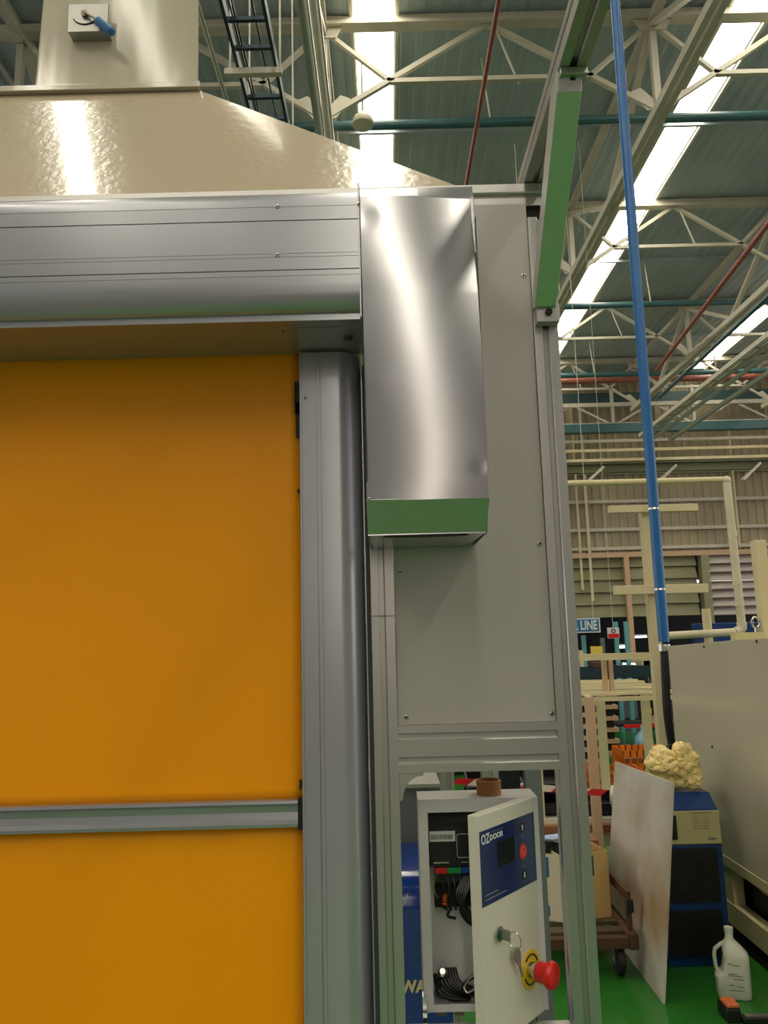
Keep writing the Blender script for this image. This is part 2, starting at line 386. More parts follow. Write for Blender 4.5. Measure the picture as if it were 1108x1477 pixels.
tag(MB().rod((7.66, 12, 8.0), (7.85, 21, 8.0), .05, 10).build('conduit', TEAL), 'thin teal conduit running along the hall left of the cable tray', 'pipe')
t = thing('cable_tray', 'cream cable tray with bundled conduits under the right daylight strip', 'cable tray', (8.9, 18, 8))
for x in (8.75, 9.05): MB().beam((x, 12, 8.05), (x, 25.5, 8.05), .05, .12).build('rail', TRUSS, t)
for k in range(16): MB().beam((8.75, 12.5+k*.8, 8.02), (9.05, 12.5+k*.8, 8.02), .05).build('rung', TRUSS, t)
for dx in (.05, .14, .22): MB().rod((8.75+dx, 12, 8.1), (8.75+dx, 25.5, 8.1), .03, 6).build('cable', GREYP, t)
MB().beam((9.18, 12, 7.9), (9.18, 25.5, 7.9), .07, .09).build('conduit', GREYP, t)
tag(MB().beam((9.4, 12, 7.62), (9.4, 24.5, 7.62), .1, .1).build('runway_rail', GREYP), 'grey rail running beside the cable tray at right', 'rail')
for k, (a, b) in enumerate((((822, 475), (1108, 360)), ((1020, 25), (1108, 170)), ((960, 258), (1020, 235)))): pass
# hanging lamps over strip one / two
for (x, Y, nm) in ((.02, 11.3, 'under the left bright strip'),):
    t = thing('highbay_lamp', 'white bell-shaped high-bay lamp hanging by the teal pipe %s' % nm, 'lamp', (x-.25, Y, 9.5))
    MB().lathe([(.17, -.10), (.18, -.06), (.14, .03), (.08, .08), (.05, .12)], (x-.2, Y-.2, 9.68), 20).build('lamp_shade', TRUSS, t, smooth=True)
    MB().rod((x-.2, Y-.2, 9.8), (x-.2, Y-.2, 10.88), .02).build('stem', GREYP, t)

# left overhead services (run along the hall)
t = thing('cable_ladder', 'dark blue cable ladder with rungs above the cream hood', 'cable ladder', (-.9, 5, 6))
for x in (-1.04, -.75):
    MB().box((x-.012, 4.0, 5.94), (x+.012, 9.5, 6.04)).build('rail', NAVYL, t)
for k in range(20): MB().beam((-1.04, 4.1+k*.27, 5.99), (-.75, 4.1+k*.27, 5.99), .03, .03).build('rung', NAVYL, t)
for dx in (.04, .06, .2): MB().rod((-1.04+dx, 4.0, 6.02), (-1.04+dx, 9.5, 6.02), .007, 6).build('cable', WIRE, t)
for Y, nm in ((5.32, 'nearer'), (6.15, 'farther')):
    b = thing('strut_channel', 'cream strut crossbar carrying the blue cable ladder, %s of two' % nm, 'bracket', (-.9, Y, 5.9), 'ladder crossbars')
    MB().box((-1.14, Y-.025, 5.87), (-.7 if nm == 'nearer' else -.42, Y+.025, 5.92)).build('crossbar', TRUSS, b)
    for x, zt_ in ((-1.1, 10.9), (-.715, 9.17)): MB().rod((x, Y, 5.9), (x, Y, zt_), .008, 6).build('hanger_rod', TRUSS, b)
tag(MB().rod((-.49, 4.0, 6.0), (-.49, 9.0, 6.0), .034, 12).build('conduit', GREYP), 'thick grey-green galvanised conduit right of the cable ladder', 'pipe')
tag(MB().rod((-.42, 4.0, 6.12), (-.42, 9.0, 6.12), .03, 12).build('conduit', TRUSS), 'cream conduit running beside the grey-green one', 'pipe')
tag(MB().rod((-1.22, 4.0, 6.0), (-1.22, 9.5, 6.0), .018, 8).build('conduit', TRUSS), 'thin cream conduit between the cream duct and the cable ladder', 'pipe')
tag(MB().rod((-2.0, 4.0, 6.2), (-2.6, 6.5, 6.2), .03, 8).build('conduit', BEIGE), 'beige conduit slanting behind the left edge of the cream duct', 'pipe')

# ================================================================== MACHINE FACADE
fr = thing('profile_frame', 'silver slotted aluminium profile frame right of the yellow door', 'frame', (.15, 1.4, 0))
MB().prism(slotted(.2905, .3355, 1.375, 1.42, (.5,), (.5,)), 'z', 0, 2.385).build('upright', ALU, fr)
MB().prism(slotted(-.027, .0145, 1.375, 1.42, (.45,), (.5,)), 'z', 0, 2.418).build('upright', ALU, fr)
def rail_x(z0, z1, x0, x1, y0, y1, fz, fyy, name): 
    P = [(v, u) for u, v in slotted(z0, z1, y0, y1, fz, fyy)]
    return MB().prism(P, 'x', x0, x1).build(name, ALU, fr)
rail_x(1.363, 1.4425, .0145, .2905, 1.375, 1.42, (.25, .75), (.5,), 'crossbar')
rail_x(.903, .948, .0145, .2905, 1.375, 1.42, (.5,), (.5,), 'crossbar')
rail_x(2.418, 2.4645, -1.3, .3355, 1.39, 1.435, (.5,), (.5,), 'crossbar')
ztop = MB().prism(slotted(.2905, .3355, 2.467, 2.512, (.5,), (.33, )), 'y', .3, 3.2).build('top_beam', ALU, fr)
MB().box((.288, 1.398, 2.387), (.3345, 1.43, 2.417)).build('recess_shade', DARK, fr)  # dark block standing in for the shaded recess above the upright
MB().box((.028, 1.42, 2.0), (.2, 1.43, 2.06)).build('rear_clip', ALU, fr)
# hairline joint and corner gusset on left upright
MB().box((-.0272, 1.3745, 1.6308), (.0147, 1.3765, 1.6318)).build('joint_line', DARK, fr)
gs = [(.0145, 1.363), (.058, 1.363)]
for k in range(7):
    a = k/6*PI/2; gs.append((.058-.036*math.sin(a)-.002, 1.358-.040*(1-math.cos(a))))
gs += [(.0145, 1.316)]
MB().prism(gs, 'y', 1.378, 1.415).build('corner_gusset', ALU, fr, bevel=.001)
# brace from upright to top beam with end blocks
br = thing('diagonal_brace', 'flat aluminium brace slanting up from the right upright to the top beam', 'brace', (.31, 1.3, 2.3))
p0, p1 = Vector((.3135, 1.372, 2.196)), Vector((.3135, 1.105, 2.463))
dv = (p1-p0).normalized(); up = Vector((0, -dv.z, dv.y)); 
if up.z > 0: up = -up
q0 = p0+Vector((0, -.0, .0)); 
MB().prism([(p0.y, p0.z), (p0.y-.026, p0.z-.006), (p1.y-.012, p1.z-.028), (p1.y-.02, p1.z+.002), (p1.y+.03, p1.z+.002), (p1.y+.03, p1.z-.002), (p0.y, p0.z+.012)], 'x', .2885, .3275).build('strap', ALUS, br, bevel=.0006)
e0 = MB().box((.2925, 1.352, 2.163), (.3345, 1.3745, 2.1985)).build('end_plate', ALU, br, bevel=.001)
MB().rod((.3145, 1.3515, 2.181), (.3145, 1.3475, 2.181), .0065, 12).build('bolt', BLACK, e0)
e1 = MB().box((.292, 1.078, 2.4545), (.335, 1.118, 2.4665)).build('end_plate', ALU, br, bevel=.001)
MB().rod((.3135, 1.094, 2.4548), (.3135, 1.094, 2.451), .0075, 12).build('bolt', BLACK, e1)
# cladding panel
cp = thing('cladding_panel', 'plain light grey panel screwed into the aluminium frame', 'panel', (.15, 1.39, 1.4))
MB().box((.0155, 1.381, 1.4435), (.2895, 1.3865, 2.4165)).build('sheet', PANEL, cp)
for x, z in ((.0262, 1.7077), (.030, 1.456), (.2835, 1.456), (.279, 1.7539), (.277, 2.2688)):
    screw((x, 1.381, z), cp, .0047)

# yellow curtain
cu = thing('door_curtain', 'bright yellow roll-up door curtain filling the left of the picture', 'door curtain', (-.7, 1.365, 0))
def sheet(x0, x1, z0, z1, Y, nx, nz, th=.003):
    m = MB(); g = {}
    for i in range(nx+1):
        for j in range(nz+1):
            x = x0+(x1-x0)*i/nx; z = z0+(z1-z0)*j/nz
            y = Y+.0022*noise.noise(Vector((x*2.2, z*1.7, 3)))
            # soft sag creases just above and below the stiffener
            y += .0015*math.exp(-((z-1.27)/.03)**2)*math.sin(x*38)
            g[i, j] = m.bm.verts.new((x, y, z))
    for i in range(nx):
        for j in range(nz): m.bm.faces.new((g[i, j], g[i+1, j], g[i+1, j+1], g[i, j+1]))
    return m
o = sheet(-1.3, -.151, 1.328, 2.125, 1.365, 60, 50).build('upper_sheet', YEL, cu, smooth=True)
o.modifiers.new('s', 'SOLIDIFY').thickness = .003
o = sheet(-1.3, -.151, .02, 1.287, 1.365, 60, 60).build('lower_sheet', YEL, cu, smooth=True)
o.modifiers.new('s', 'SOLIDIFY').thickness = .003
bar = [(1.366, 1.3285), (1.346, 1.3285), (1.345, 1.324), (1.352, 1.319), (1.355, 1.3085), (1.352, 1.297), (1.345, 1.2915), (1.346, 1.286), (1.366, 1.286)]
MB().prism(bar, 'x', -1.3, -.1565).build('stiffener_bar', SILV, cu)
MB().box((-.1565, 1.348, 1.281), (-.1475, 1.37, 1.331)).build('end_cap', BLACK, cu)
sl = MB()
for k, (z0, z1, w) in enumerate(((2.06, 2.0, .0065), (2.02, 1.955, .0045), (1.345, 1.36, .003), (1.86, 1.853, .003))): sl.box((-.1515-w, 1.3535, min(z0, z1)), (-.1475, 1.357, max(z0, z1)))
sl.build('brush_seal', BLACK, cu)

# side guide column
gd = thing('side_guide', 'tall silver side guide with a rounded right edge beside the yellow curtain', 'door guide', (-.09, 1.34, 0))
def arc(cx, cy, r, a0, a1, n=12): return [(cx+r*math.cos(a0+(a1-a0)*k/n), cy+r*math.sin(a0+(a1-a0)*k/n)) for k in range(n+1)]
gp = [(-.1475, 1.38), (-.1475, 1.337), (-.1465, 1.335), (-.1432, 1.335), (-.1430, 1.3362), (-.1422, 1.3362), (-.142, 1.335), (-.1172, 1.335), (-.1170, 1.3385), (-.1158, 1.3385), (-.1156, 1.335),
      (-.1098, 1.335), (-.1096, 1.3358), (-.109, 1.3358), (-.1088, 1.335)] + arc(-.078, 1.3755, .0405, -PI/2, 0, 14) + [(-.0375, 1.38)]
MB().prism(gp, 'z', 0, 2.108).build('guide_profile', SILV, gd, smooth=True)
MB().box((-.0355, 1.335, 0), (-.0342, 1.383, 2.085)).build('rear_fin', SILV, gd)
MB().box((-.0342, 1.386, 0), (-.0275, 1.395, 2.10)).build('gap_liner', mat('grey_gap', (90, 92, 92), .6), gd)
screw((-.137, 1.335, 2.0228), gd, .0042)

# header box
hd = thing('header_cover', 'long silver roller header cover above the yellow curtain', 'door header', (-.6, 1.25, 2.2))
hp = [(1.37, 2.1155), (1.2035, 2.1155), (1.2005, 2.1115), (1.1985, 2.1115), (1.1985, 2.122)]
hp += [(1.1985-.0235*math.sin(a)*1.0, 2.1225+.042*(1-math.cos(a))) for a in [k/10*PI/2 for k in range(1, 11)]]
def groove(z, d=.0018, w=.0006): return [(1.175, z-w), (1.175+d, z-w*.6), (1.175+d, z+w*.6), (1.175, z+w)]
for z, d, w in ((2.1785, .0008, .0005), (2.1888, .003, .0009), (2.2112, .0008, .0004), (2.2175, .0008, .0004), (2.2755, .003, .0009), (2.3, .0007, .0004)): hp += groove(z, d, w)
hp += [(1.175, 2.312)] + [(1.197-.022*math.cos(a), 2.312+.02*math.sin(a)) for a in [k/6*PI/2 for k in range(1, 7)]] + [(1.37, 2.34)]
MB().prism(hp, 'x', -1.35, -.0305).build('cover_profile', SILV, hd, smooth=True)
MB().box((-.0305, 1.172, 2.104), (-.0272, 1.372, 2.338)).build('end_cap', SILV, hd, bevel=.0008)
ub = MB().box((-.143, 1.235, 2.1125), (-.0305, 1.362, 2.1155)).build('corner_plate', SILV, hd)
bo = MB().rod((-.0551, 1.2764, 2.1125), (-.0551, 1.2764, 2.109), .0085, 18).build('washer', BOLT, hd)
MB().rod((-.0551, 1.2764, 2.109), (-.0551, 1.2764, 2.105), .0055, 6).build('bolt_head', BOLT, bo)
MB().ball((-.1652, 1.2506, 2.1150), .0025).build('rivet', BOLT, hd)
screw((-.1635, 1.175, 2.3005), hd, .0038); screw((-.1638, 1.175, 2.2145), hd, .0038)
screw((-.0288, 1.172, 2.30), hd, .0028)

# motor cover with a buckled face
mc = thing('motor_cover', 'tall brushed stainless motor cover, buckled face and open bottom slot', 'motor cover', (.07, 1.2, 1.75))
def S(z):   # where the buckle faces the roof light
    pts = [(1.74, .075), (1.80, .07), (1.84, .082), (1.90, .084), (1.98, .072), (2.06, .055), (2.14, .038), (2.20, .012), (2.26, -.01), (2.305, -.02)]
    if z <= pts[0][0]: return pts[0][1]
    for (a, b), (c, d) in zip(pts, pts[1:]):
        if z <= c: return b+(d-b)*(z-a)/(c-a)
    return pts[-1][1]
X0, X1 = -.0262, .1612
def face_y(x, z):
    u = (x-X0)/(X1-X0); e = max(0, min(1, min(u/.05, (1-u)/.05)))
    y = 1.162+.62*(x-S(z))**2-.03*(x-.067)
    for bx, bz, br_, a in ((X0+.008, 2.272, .018, .0014), (X1-.010, 1.85, .012, .0012), (X0+.02, 1.995, .022, -.0004), (X1-.02, 2.285, .012, .0004)):
        y += a*math.exp(-(((x-bx)/br_)**2+((z-bz)/br_)**2))
    return y
m = MB(); NX, NZ = 60, 160; g = {}
for i in range(NX+1):
    for j in range(NZ+1):
        x = X0+(X1-X0)*i/NX; z = 1.802+(2.309-1.802)*j/NZ; g[i, j] = m.bm.verts.new((x, face_y(x, z), z))
for i in range(NX):
    for j in range(NZ): m.bm.faces.new((g[i, j], g[i+1, j], g[i+1, j+1], g[i, j+1]))
top = [m.bm.verts.new((g[i, NZ].co.x, 1.188, 2.336)) for i in range(NX+1)]; back = [m.bm.verts.new((g[i, NZ].co.x, 1.372, 2.338)) for i in range(NX+1)]
for i in range(NX):
    m.bm.faces.new((g[i, NZ], g[i+1, NZ], top[i+1], top[i])); m.bm.faces.new((top[i], top[i+1], back[i+1], back[i]))
m.build('wrapper_sheet', STEEL, mc, smooth=True)
# side cheeks, slightly taller than the face, dark seams between
for sx, xa in ((-1, X0+.0012), (1, X1-.0012)):
    MB().prism([(1.1735, 1.80), (1.1735, 2.30), (1.19, 2.332), (1.378, 2.334), (1.378, 1.752), (1.1985, 1.752), (1.168, 1.797)], 'x', xa-.0012, xa+.0012).build('side_cheek', STEEL, mc)
for xa in (X0-.0001, X1+.0001): MB().box((xa-.0006, 1.1665, 1.835), (xa+.0006, 1.1775, 2.27)).build('seam', BLACK, mc)
# lower skirt, inclined toward the floor, with the slotted bottom
def skirt():
    m = MB(); A = [(-.0262, 1.162, 1.803), (.163, 1.162, 1.8015), (.157, 1.2, 1.745), (-.0215, 1.2, 1.7445)]
    return A
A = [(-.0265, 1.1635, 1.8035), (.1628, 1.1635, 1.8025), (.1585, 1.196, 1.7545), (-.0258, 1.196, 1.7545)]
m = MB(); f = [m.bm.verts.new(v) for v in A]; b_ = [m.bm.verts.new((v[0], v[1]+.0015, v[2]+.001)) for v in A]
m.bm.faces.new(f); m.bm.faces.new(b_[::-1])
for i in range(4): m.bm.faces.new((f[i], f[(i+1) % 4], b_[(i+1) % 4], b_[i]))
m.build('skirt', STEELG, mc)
B = MB().prism([(-.0258, 1.1965), (.1585, 1.1965), (.146, 1.377), (-.0205, 1.377)], 'z', 1.7525, 1.7545).build('bottom_plate', STEEL, mc)
el = [(.066+.068*math.cos(a), 1.2135+.014*math.sin(a)) for a in [2*PI*k/32 for k in range(32)]]
MB().prism(el, 'z', 1.7515, 1.7524).build('cable_slot', BLACK, B)
screw((-.0225, 1.166, 1.806), mc, .002)

# cream hood and duct
hood = thing('exhaust_hood', 'glossy cream sheet-metal exhaust hood with square duct above the door', 'exhaust hood', (-.6, 1.7, 2.45))
def solid(vs, faces, name, m_, parent, bevel=0):
    m = MB(); v = [m.bm.verts.new(p) for p in vs]
    for f in faces: m.bm.faces.new([v[i] for i in f])
    return m.build(name, m_, parent, bevel=bevel)
zb, zt = 2.455, 2.965
vs = [(-1.5, 1.45, zb), (.27, 1.45, zb), (.27, 2.9, zb), (-1.5, 2.9, zb), (-1.15, 1.75, zt), (-.437, 1.75, zt), (-.437, 2.5, zt), (-1.15, 2.5, zt)]
solid(vs, [(0, 1, 5, 4), (1, 2, 6, 5), (2, 3, 7, 6), (3, 0, 4, 7), (4, 5, 6, 7), (3, 2, 1, 0)], 'hood_pyramid', CREAMG, hood)
MB().prism([(-1.2, 1.735), (-.434, 1.735), (-.59, 2.4), (-1.2, 2.4)], 'z', 2.966, 2.981).build('flange', CREAMD, hood, bevel=.001)
vs = [(-.884, 1.80, 2.981), (-.4545, 1.80, 2.981), (-.60, 2.35, 2.981), (-.884, 2.35, 2.981), (-.80, 1.80, 5.2), (-.47, 1.80, 5.2), (-.62, 2.35, 5.2), (-.80, 2.35, 5.2)]
solid(vs, [(0, 1, 5, 4), (1, 2, 6, 5), (2, 3, 7, 6), (3, 0, 4, 7), (4, 5, 6, 7), (3, 2, 1, 0)], 'duct', CREAMD, hood, bevel=.008)
pl = MB().box((-.785, 1.765, 3.155), (-.683, 1.77, 3.235)).box((-.785, 1.77, 3.155), (-.683, 1.80, 3.159)).box((-.785, 1.77, 3.159), (-.781, 1.80, 3.235)).build('damper_plate', GALV, hood)
MB().tube([(-.742+.03*math.cos(a), 1.7635, 3.197+.022*math.sin(a)) for a in [PI*1.08+k*PI*.85/10 for k in range(11)]], .0014, 6).build('quadrant_slot', BLACK, pl)
MB().rod((-.742, 1.765, 3.203), (-.742, 1.757, 3.203), .009, 12).build('pivot_nut', BOLT, pl)
lv = MB().beam((-.742, 1.755, 3.203), (-.705, 1.75, 3.175), .006, .004).build('damper_lever', BOLT, hood)
hd_ = Vector((-.700, 1.750, 3.169)); he = Vector((-.668, 1.750, 3.141))
MB().rod(hd_, he, .0115, 16).ball(hd_, .0115).ball(he, .0115).build('grip', BLUEP, lv, smooth=True)
# booth side wall that carries the hood
bt = thing('booth_side', 'cream booth side wall behind the frame under the hood', 'booth wall', (-.05, 2, 0))
MB().box((-.055, 1.44, 0), (-.04, 2.9, 2.45)).build('side_sheet', CREAMD, bt)
MB().box((-1.5, 2.88, 0), (-.055, 2.9, 2.45)).build('back_sheet', CREAMD, bt)

# ================================================================== CONTROL BOX
cb = thing('control_box', 'open white electrical control box standing in the frame window', 'control box', (.155, 1.47, .956))
bx0, bx1, by0, by1, bz0, bz1 = .0478, .2615, 1.44, 1.515, .956, 1.3055
b = MB()
e_ = .0015; fy = by0+e_
b.box((bx0, fy, bz0), (bx0+e_, by1, bz1)).box((bx1-e_, fy, bz0), (bx1, by1, bz1)).box((bx0+e_, fy, bz1-e_), (bx1-e_, by1, bz1)).box((bx0+e_, fy, bz0), (bx1-e_, by1, bz0+e_)).box((bx0+e_, by1-e_, bz0+e_), (bx1-e_, by1, bz1-e_))
b.box((bx0, by0, bz0), (bx0+.0165, fy, bz1)).box((bx1-.0165, by0, bz0), (bx1, fy, bz1)).box((bx0+.0165, by0, bz1-.0225), (bx1-.0165, fy, bz1)).box((bx0+.0165, by0, bz0), (bx1-.0165, fy, bz0+.012))
b.build('body', WHITEP, cb)
mp_ = MB().box((.053, 1.5, .975), (.256, 1.503, 1.29)).build('mounting_plate', WHITEP, cb)
iv = MB().box((.0655, 1.462, 1.185), (.24, 1.5, 1.2625)).box((.0755, 1.47, 1.155), (.21, 1.5, 1.185)).build('inverter', BLKPL, cb, bevel=.0012)
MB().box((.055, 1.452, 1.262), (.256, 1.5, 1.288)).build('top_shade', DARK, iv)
MB().box((.0672, 1.4605, 1.2285), (.1135, 1.462, 1.2462)).build('barcode_label', WHITEP, iv)
bc = MB(); x = .0695
while x < .108:
    w = random.choice((.0006, .001, .0015)); bc.box((x, 1.4600, 1.2325), (x+w, 1.4606, 1.2405)); x += w+random.choice((.0006, .001))
bc.build('barcode', GREYC, iv)
rr = []
for (cx, cz, a0) in ((.12, 1.2365, PI/2), (.12, 1.2045, PI), (.152, 1.2045, 1.5*PI), (.152, 1.2365, 0)):
    rr += [(cx+.004*math.cos(a0+k*PI/8), 1.461, cz+.004*math.sin(a0+k*PI/8)) for k in range(5)]
MB().tube(rr, .0005, 5, closed=True).build('keypad_outline', PRINT, iv)
MB().box((.073, 1.457, 1.1925), (.1, 1.47, 1.1945)).box((.122, 1.457, 1.1925), (.15, 1.47, 1.1945)).build('silver_strip', CHROME, iv)
for x0, x1, mm in ((.0755, .0965, RED), (.0975, .122, GRNW), (.1228, .146, BLUW)): MB().box((x0, 1.462, 1.1738), (x1, 1.48, 1.1835)).build('terminal_block', mm, iv)
dk = MB().box((.0745, 1.485, 1.11), (.215, 1.4995, 1.155)).build('wiring_bay', DARK, cb)
MB().box((.087, 1.474, 1.116), (.0985, 1.485, 1.121)).box((.0885, 1.474, 1.123), (.0965, 1.485, 1.133)).build('connector', ORGW, dk)
def wire(pts, r, name='cable', m_=WIRE, par=cb):
    P = [Vector(p) for p in pts]; out = []
    for i in range(len(P)-1):
        p0 = P[max(i-1, 0)]; p1 = P[i]; p2 = P[i+1]; p3 = P[min(i+2, len(P)-1)]
        for k in range(8):
            t_ = k/8; out.append(.5*((2*p1)+(p2-p0)*t_+(2*p0-5*p1+4*p2-p3)*t_*t_+(3*p1-p0-3*p2+p3)*t_**3))
    out.append(P[-1]); return MB().tube(out, r, 8).build(name, m_, par, smooth=True)
wire([(.078, 1.47, 1.17), (.073, 1.468, 1.155), (.075, 1.466, 1.14), (.08, 1.47, 1.13)], .001, 'yellow_green_wire', mat('yellow_green_wire', (130, 150, 40), .5))
for k in range(4): wire([(.085+.012*k, 1.475, 1.173), (.09+.01*k, 1.462, 1.15), (.082+.014*k, 1.465, 1.125), (.095+.008*k, 1.472, 1.11)], .0022)
for k in range(5): wire([(.15-.004*k, 1.472, 1.172), (.128-.004*k, 1.455, 1.14), (.118+.003*k, 1.455, 1.115), (.135+.004*k, 1.46, 1.09), (.165, 1.47, 1.082)], .0034)
wire([(.1, 1.472, 1.11), (.096, 1.47, 1.1), (.11, 1.472, 1.095)], .0025)
wire([(.205, 1.47, 1.04), (.16, 1.455, 1.015), (.125, 1.452, 1.0), (.118, 1.455, .985), (.14, 1.46, .98), (.18, 1.47, .985)], .0032)
for k in range(6): wire([(.085+.004*k, 1.475, 1.012), (.082+.006*k, 1.46, .995), (.095+.01*k, 1.456, .982), (.13+.008*k, 1.462, .972), (.18, 1.47, .97)], .0034)
for k in range(3): wire([(.07+.006*k, 1.48, 1.0-.006*k), (.075, 1.455, .985-.004*k), (.1+.01*k, 1.452, .97), (.13, 1.47, .968)], .0036)
MB().lathe([(.0085, -.008), (.0085, .008), (.0075, .012), (.005, .014)], (.082, 1.462, 1.008), 16, Matrix.Rotation(.9, 4, 'X')).build('cable_gland', CHROME, cb, smooth=True)
wire([(.118, 1.450, .99), (.123, 1.448, 1.0), (.135, 1.448, 1.01), (.14, 1.45, 1.004), (.136, 1.448, .99), (.124, 1.448, .983), (.118, 1.45, .99)], .0022, 'cable_clamp', CHROME)
for x in (.07, .1): MB().box((x, 1.445, .948), (x+.016, 1.47, .956)).box((x, 1.445, .948), (x+.016, 1.447, .956)).build('mounting_bracket', GALV, cb)
MB().box((.045, 1.43, .93), (.052, 1.45, .985)).build('mounting_bracket', CHROME, cb)
# the door leaf in its own frame: s along the leaf, d out of its face, z up
A0 = Vector((.1386, 1.3041, 0)); us = Vector((.6420, .7667, 0)).normalized(); nn = Vector((us.y, -us.x, 0))
DM = Matrix(((us.x, nn.x, 0, A0.x), (us.y, nn.y, 0, A0.y), (0, 0, 1, 0), (0, 0, 0, 1)))
dr = MB(DM).box((0, -.02, .953), (.186, 0, 1.305)).build('door', CREAMP, cb, bevel=.0012)
TD = DM @ Matrix.Rotation(PI/2, 4, 'X')            # text laid on the leaf: x along s, y up, normal = -d... flipped below
def on_door(s, z, d=.0006): return Matrix.Translation(DM @ Vector((s, d, z))) @ Matrix(((us.x, 0, nn.x, 0), (us.y, 0, nn.y, 0), (0, 1, 0, 0), (0, 0, 0, 1)))
mem = MB(DM).box((.0025, 0, 1.166), (.1805, .0005, 1.2805)).build('membrane_panel', NAVY, dr)
text('OZ', .0215, on_door(.0062, 1.2598), PRINT, dr, 'logo', bold=.0004, sx=.78)
text('DOOR', .0118, on_door(.0318, 1.2618), PRINT, dr, 'logo', bold=.0003, sx=1.15)
MB(DM).box((.036, .0005, 1.2735), (.074, .0008, 1.2741)).build('print_line', GREYL, dr)
MB(DM).box((.0535, .0004, 1.2145), (.1105, .0009, 1.2545)).build('screen', SCREEN, dr)
MB(DM).box((.1098, .0005, 1.2145), (.1106, .0012, 1.2545)).build('screen_edge', GREYL, dr)
def disc(s, z, r, d0, d1, name, m_, par=dr, rz=None, n=28):
    mb = MB(DM); mb.prism([(s+r*math.cos(a), z+(rz or r)*math.sin(a)) for a in [2*PI*k/n for k in range(n)]], 'y', d0, d1); return mb.build(name, m_, par)
for z in (1.262, 1.1845): disc(.136, z, .0085, .0005, .0008, 'arrow_button', BLACK)
for z, sg in ((1.262, 1), (1.1845, -1)):
    MB(DM).prism([(.1345, z-.0045), (.1375, z-.0045), (.1375, z+.001), (.1395, z+.001), (.136, z+.0055), (.1325, z+.001), (.1345, z+.001)] if sg > 0 else [(.1345, z+.0045), (.1375, z+.0045), (.1375, z-.001), (.1395, z-.001), (.136, z-.0055), (.1325, z-.001), (.1345, z-.001)], 'y', .0008, .0011).build('arrow_symbol', PRINT, dr)
disc(.1352, 1.2225, .0125, .0005, .0009, 'stop_button', RED)
ring = MB(DM).tube([(.1352+.0072*math.cos(a), .0011, 1.2225+.0072*math.sin(a)) for a in [2*PI*k/20 for k in range(20)]], .0007, 5, closed=True)
ring.box((.1315, .0009, 1.2218), (.139, .0015, 1.2232)); ring.build('stop_symbol', mat('orange_red_print', (250, 110, 70), .5), dr)
for z, s0, s1, w in ((1.248, .1305, .1405, .0012), (1.199, .1315, .1415, .0012), (1.1815, .0112, .049, .0015), (1.1745, .0112, .078, .0015)): MB(DM).box((s0, .0005, z-w/2), (s1, .0007, z+w/2)).build('print_line', GREYL, dr)
# lock with key
lk = disc(.0458, 1.1158, .0115, 0, .004, 'lock_cylinder', CHROME); 
disc(.0458, 1.1155, .0085, .004, .0055, 'lock_face', LOCKG)
ky = MB(DM).box((.0445, .005, 1.1085), (.047, .022, 1.1245)).build('key', KEYM, dr)
MB(DM).tube([(.047+.0*k, .03+.011*math.cos(a), 1.1115+.013*math.sin(a)) for k, a in enumerate([2*PI*j/20 for j in range(20)])], .0009, 6, closed=True).build('key_ring', CHROME, ky)
hk = MB(DM)
P = []
c2 = Vector((.0895, 1.0655)); d2 = Vector((.32, -.947)); e2 = Vector((d2.y, -d2.x))
def kp(a, b_): v = c2+d2*a+e2*b_; return (v.x, v.y)
outline = [kp(-.016, -.003), kp(-.016, .003), kp(-.014, .008), kp(-.006, .0095), kp(.004, .006), kp(.01, .003), kp(.03, .0022), kp(.032, 0), kp(.03, -.0022), kp(.01, -.003), kp(.004, -.006), kp(-.006, -.0095), kp(-.014, -.008)]
hk.prism(outline, 'y', .008, .0098).build('spare_key', KEYM, ky)
MB(DM).rod((.082, .0075, 1.079), (.084, .0105, 1.086), .003, 8).build('key_loop', CHROME, ky)
# emergency stop
es = disc(.1405, 1.0325, .0305, 0, .0015, 'emergency_stop_plate', YELP)
for a0 in (.35, PI+.35):
    MB(DM).tube([(.1405+.023*math.cos(a0+k*.25), .0017, 1.0325+.023*math.sin(a0+k*.25)) for k in range(9)], .0016, 5).build('plate_print', BLACK, es)
RY = DM @ Matrix.Translation((.1375, 0, 1.0335)) @ Matrix.Rotation(-PI/2, 4, 'X')
m = MB(); m.lathe([(.013, 0), (.013, .015), (.0105, .017)], (0, 0, 0), 24); bmesh.ops.transform(m.bm, matrix=RY, verts=m.bm.verts); m.build('collar', CHROME, es, smooth=True)
m = MB(); m.lathe([(.0125, .016), (.0165, .018), (.0165, .03), (.0185, .034), (.0215, .038), (.0218, .043), (.019, .0475), (.012, .0495), (.001, .05)], (0, 0, 0), 32); bmesh.ops.transform(m.bm, matrix=RY, verts=m.bm.verts); m.build('push_knob', RED, es, smooth=True)
# tape core
tr = MB().lathe([(.0215, 0), (.0225, .0005), (.0225, .0255), (.0215, .026), (.0195, .026), (.0195, .0005)], (.179, 1.4725, 1.3056), 32).build('tape_core', TAPEB, None, smooth=True)
tag(tr, 'brown cardboard tape roll core standing on top of the white control box', 'tape roll')

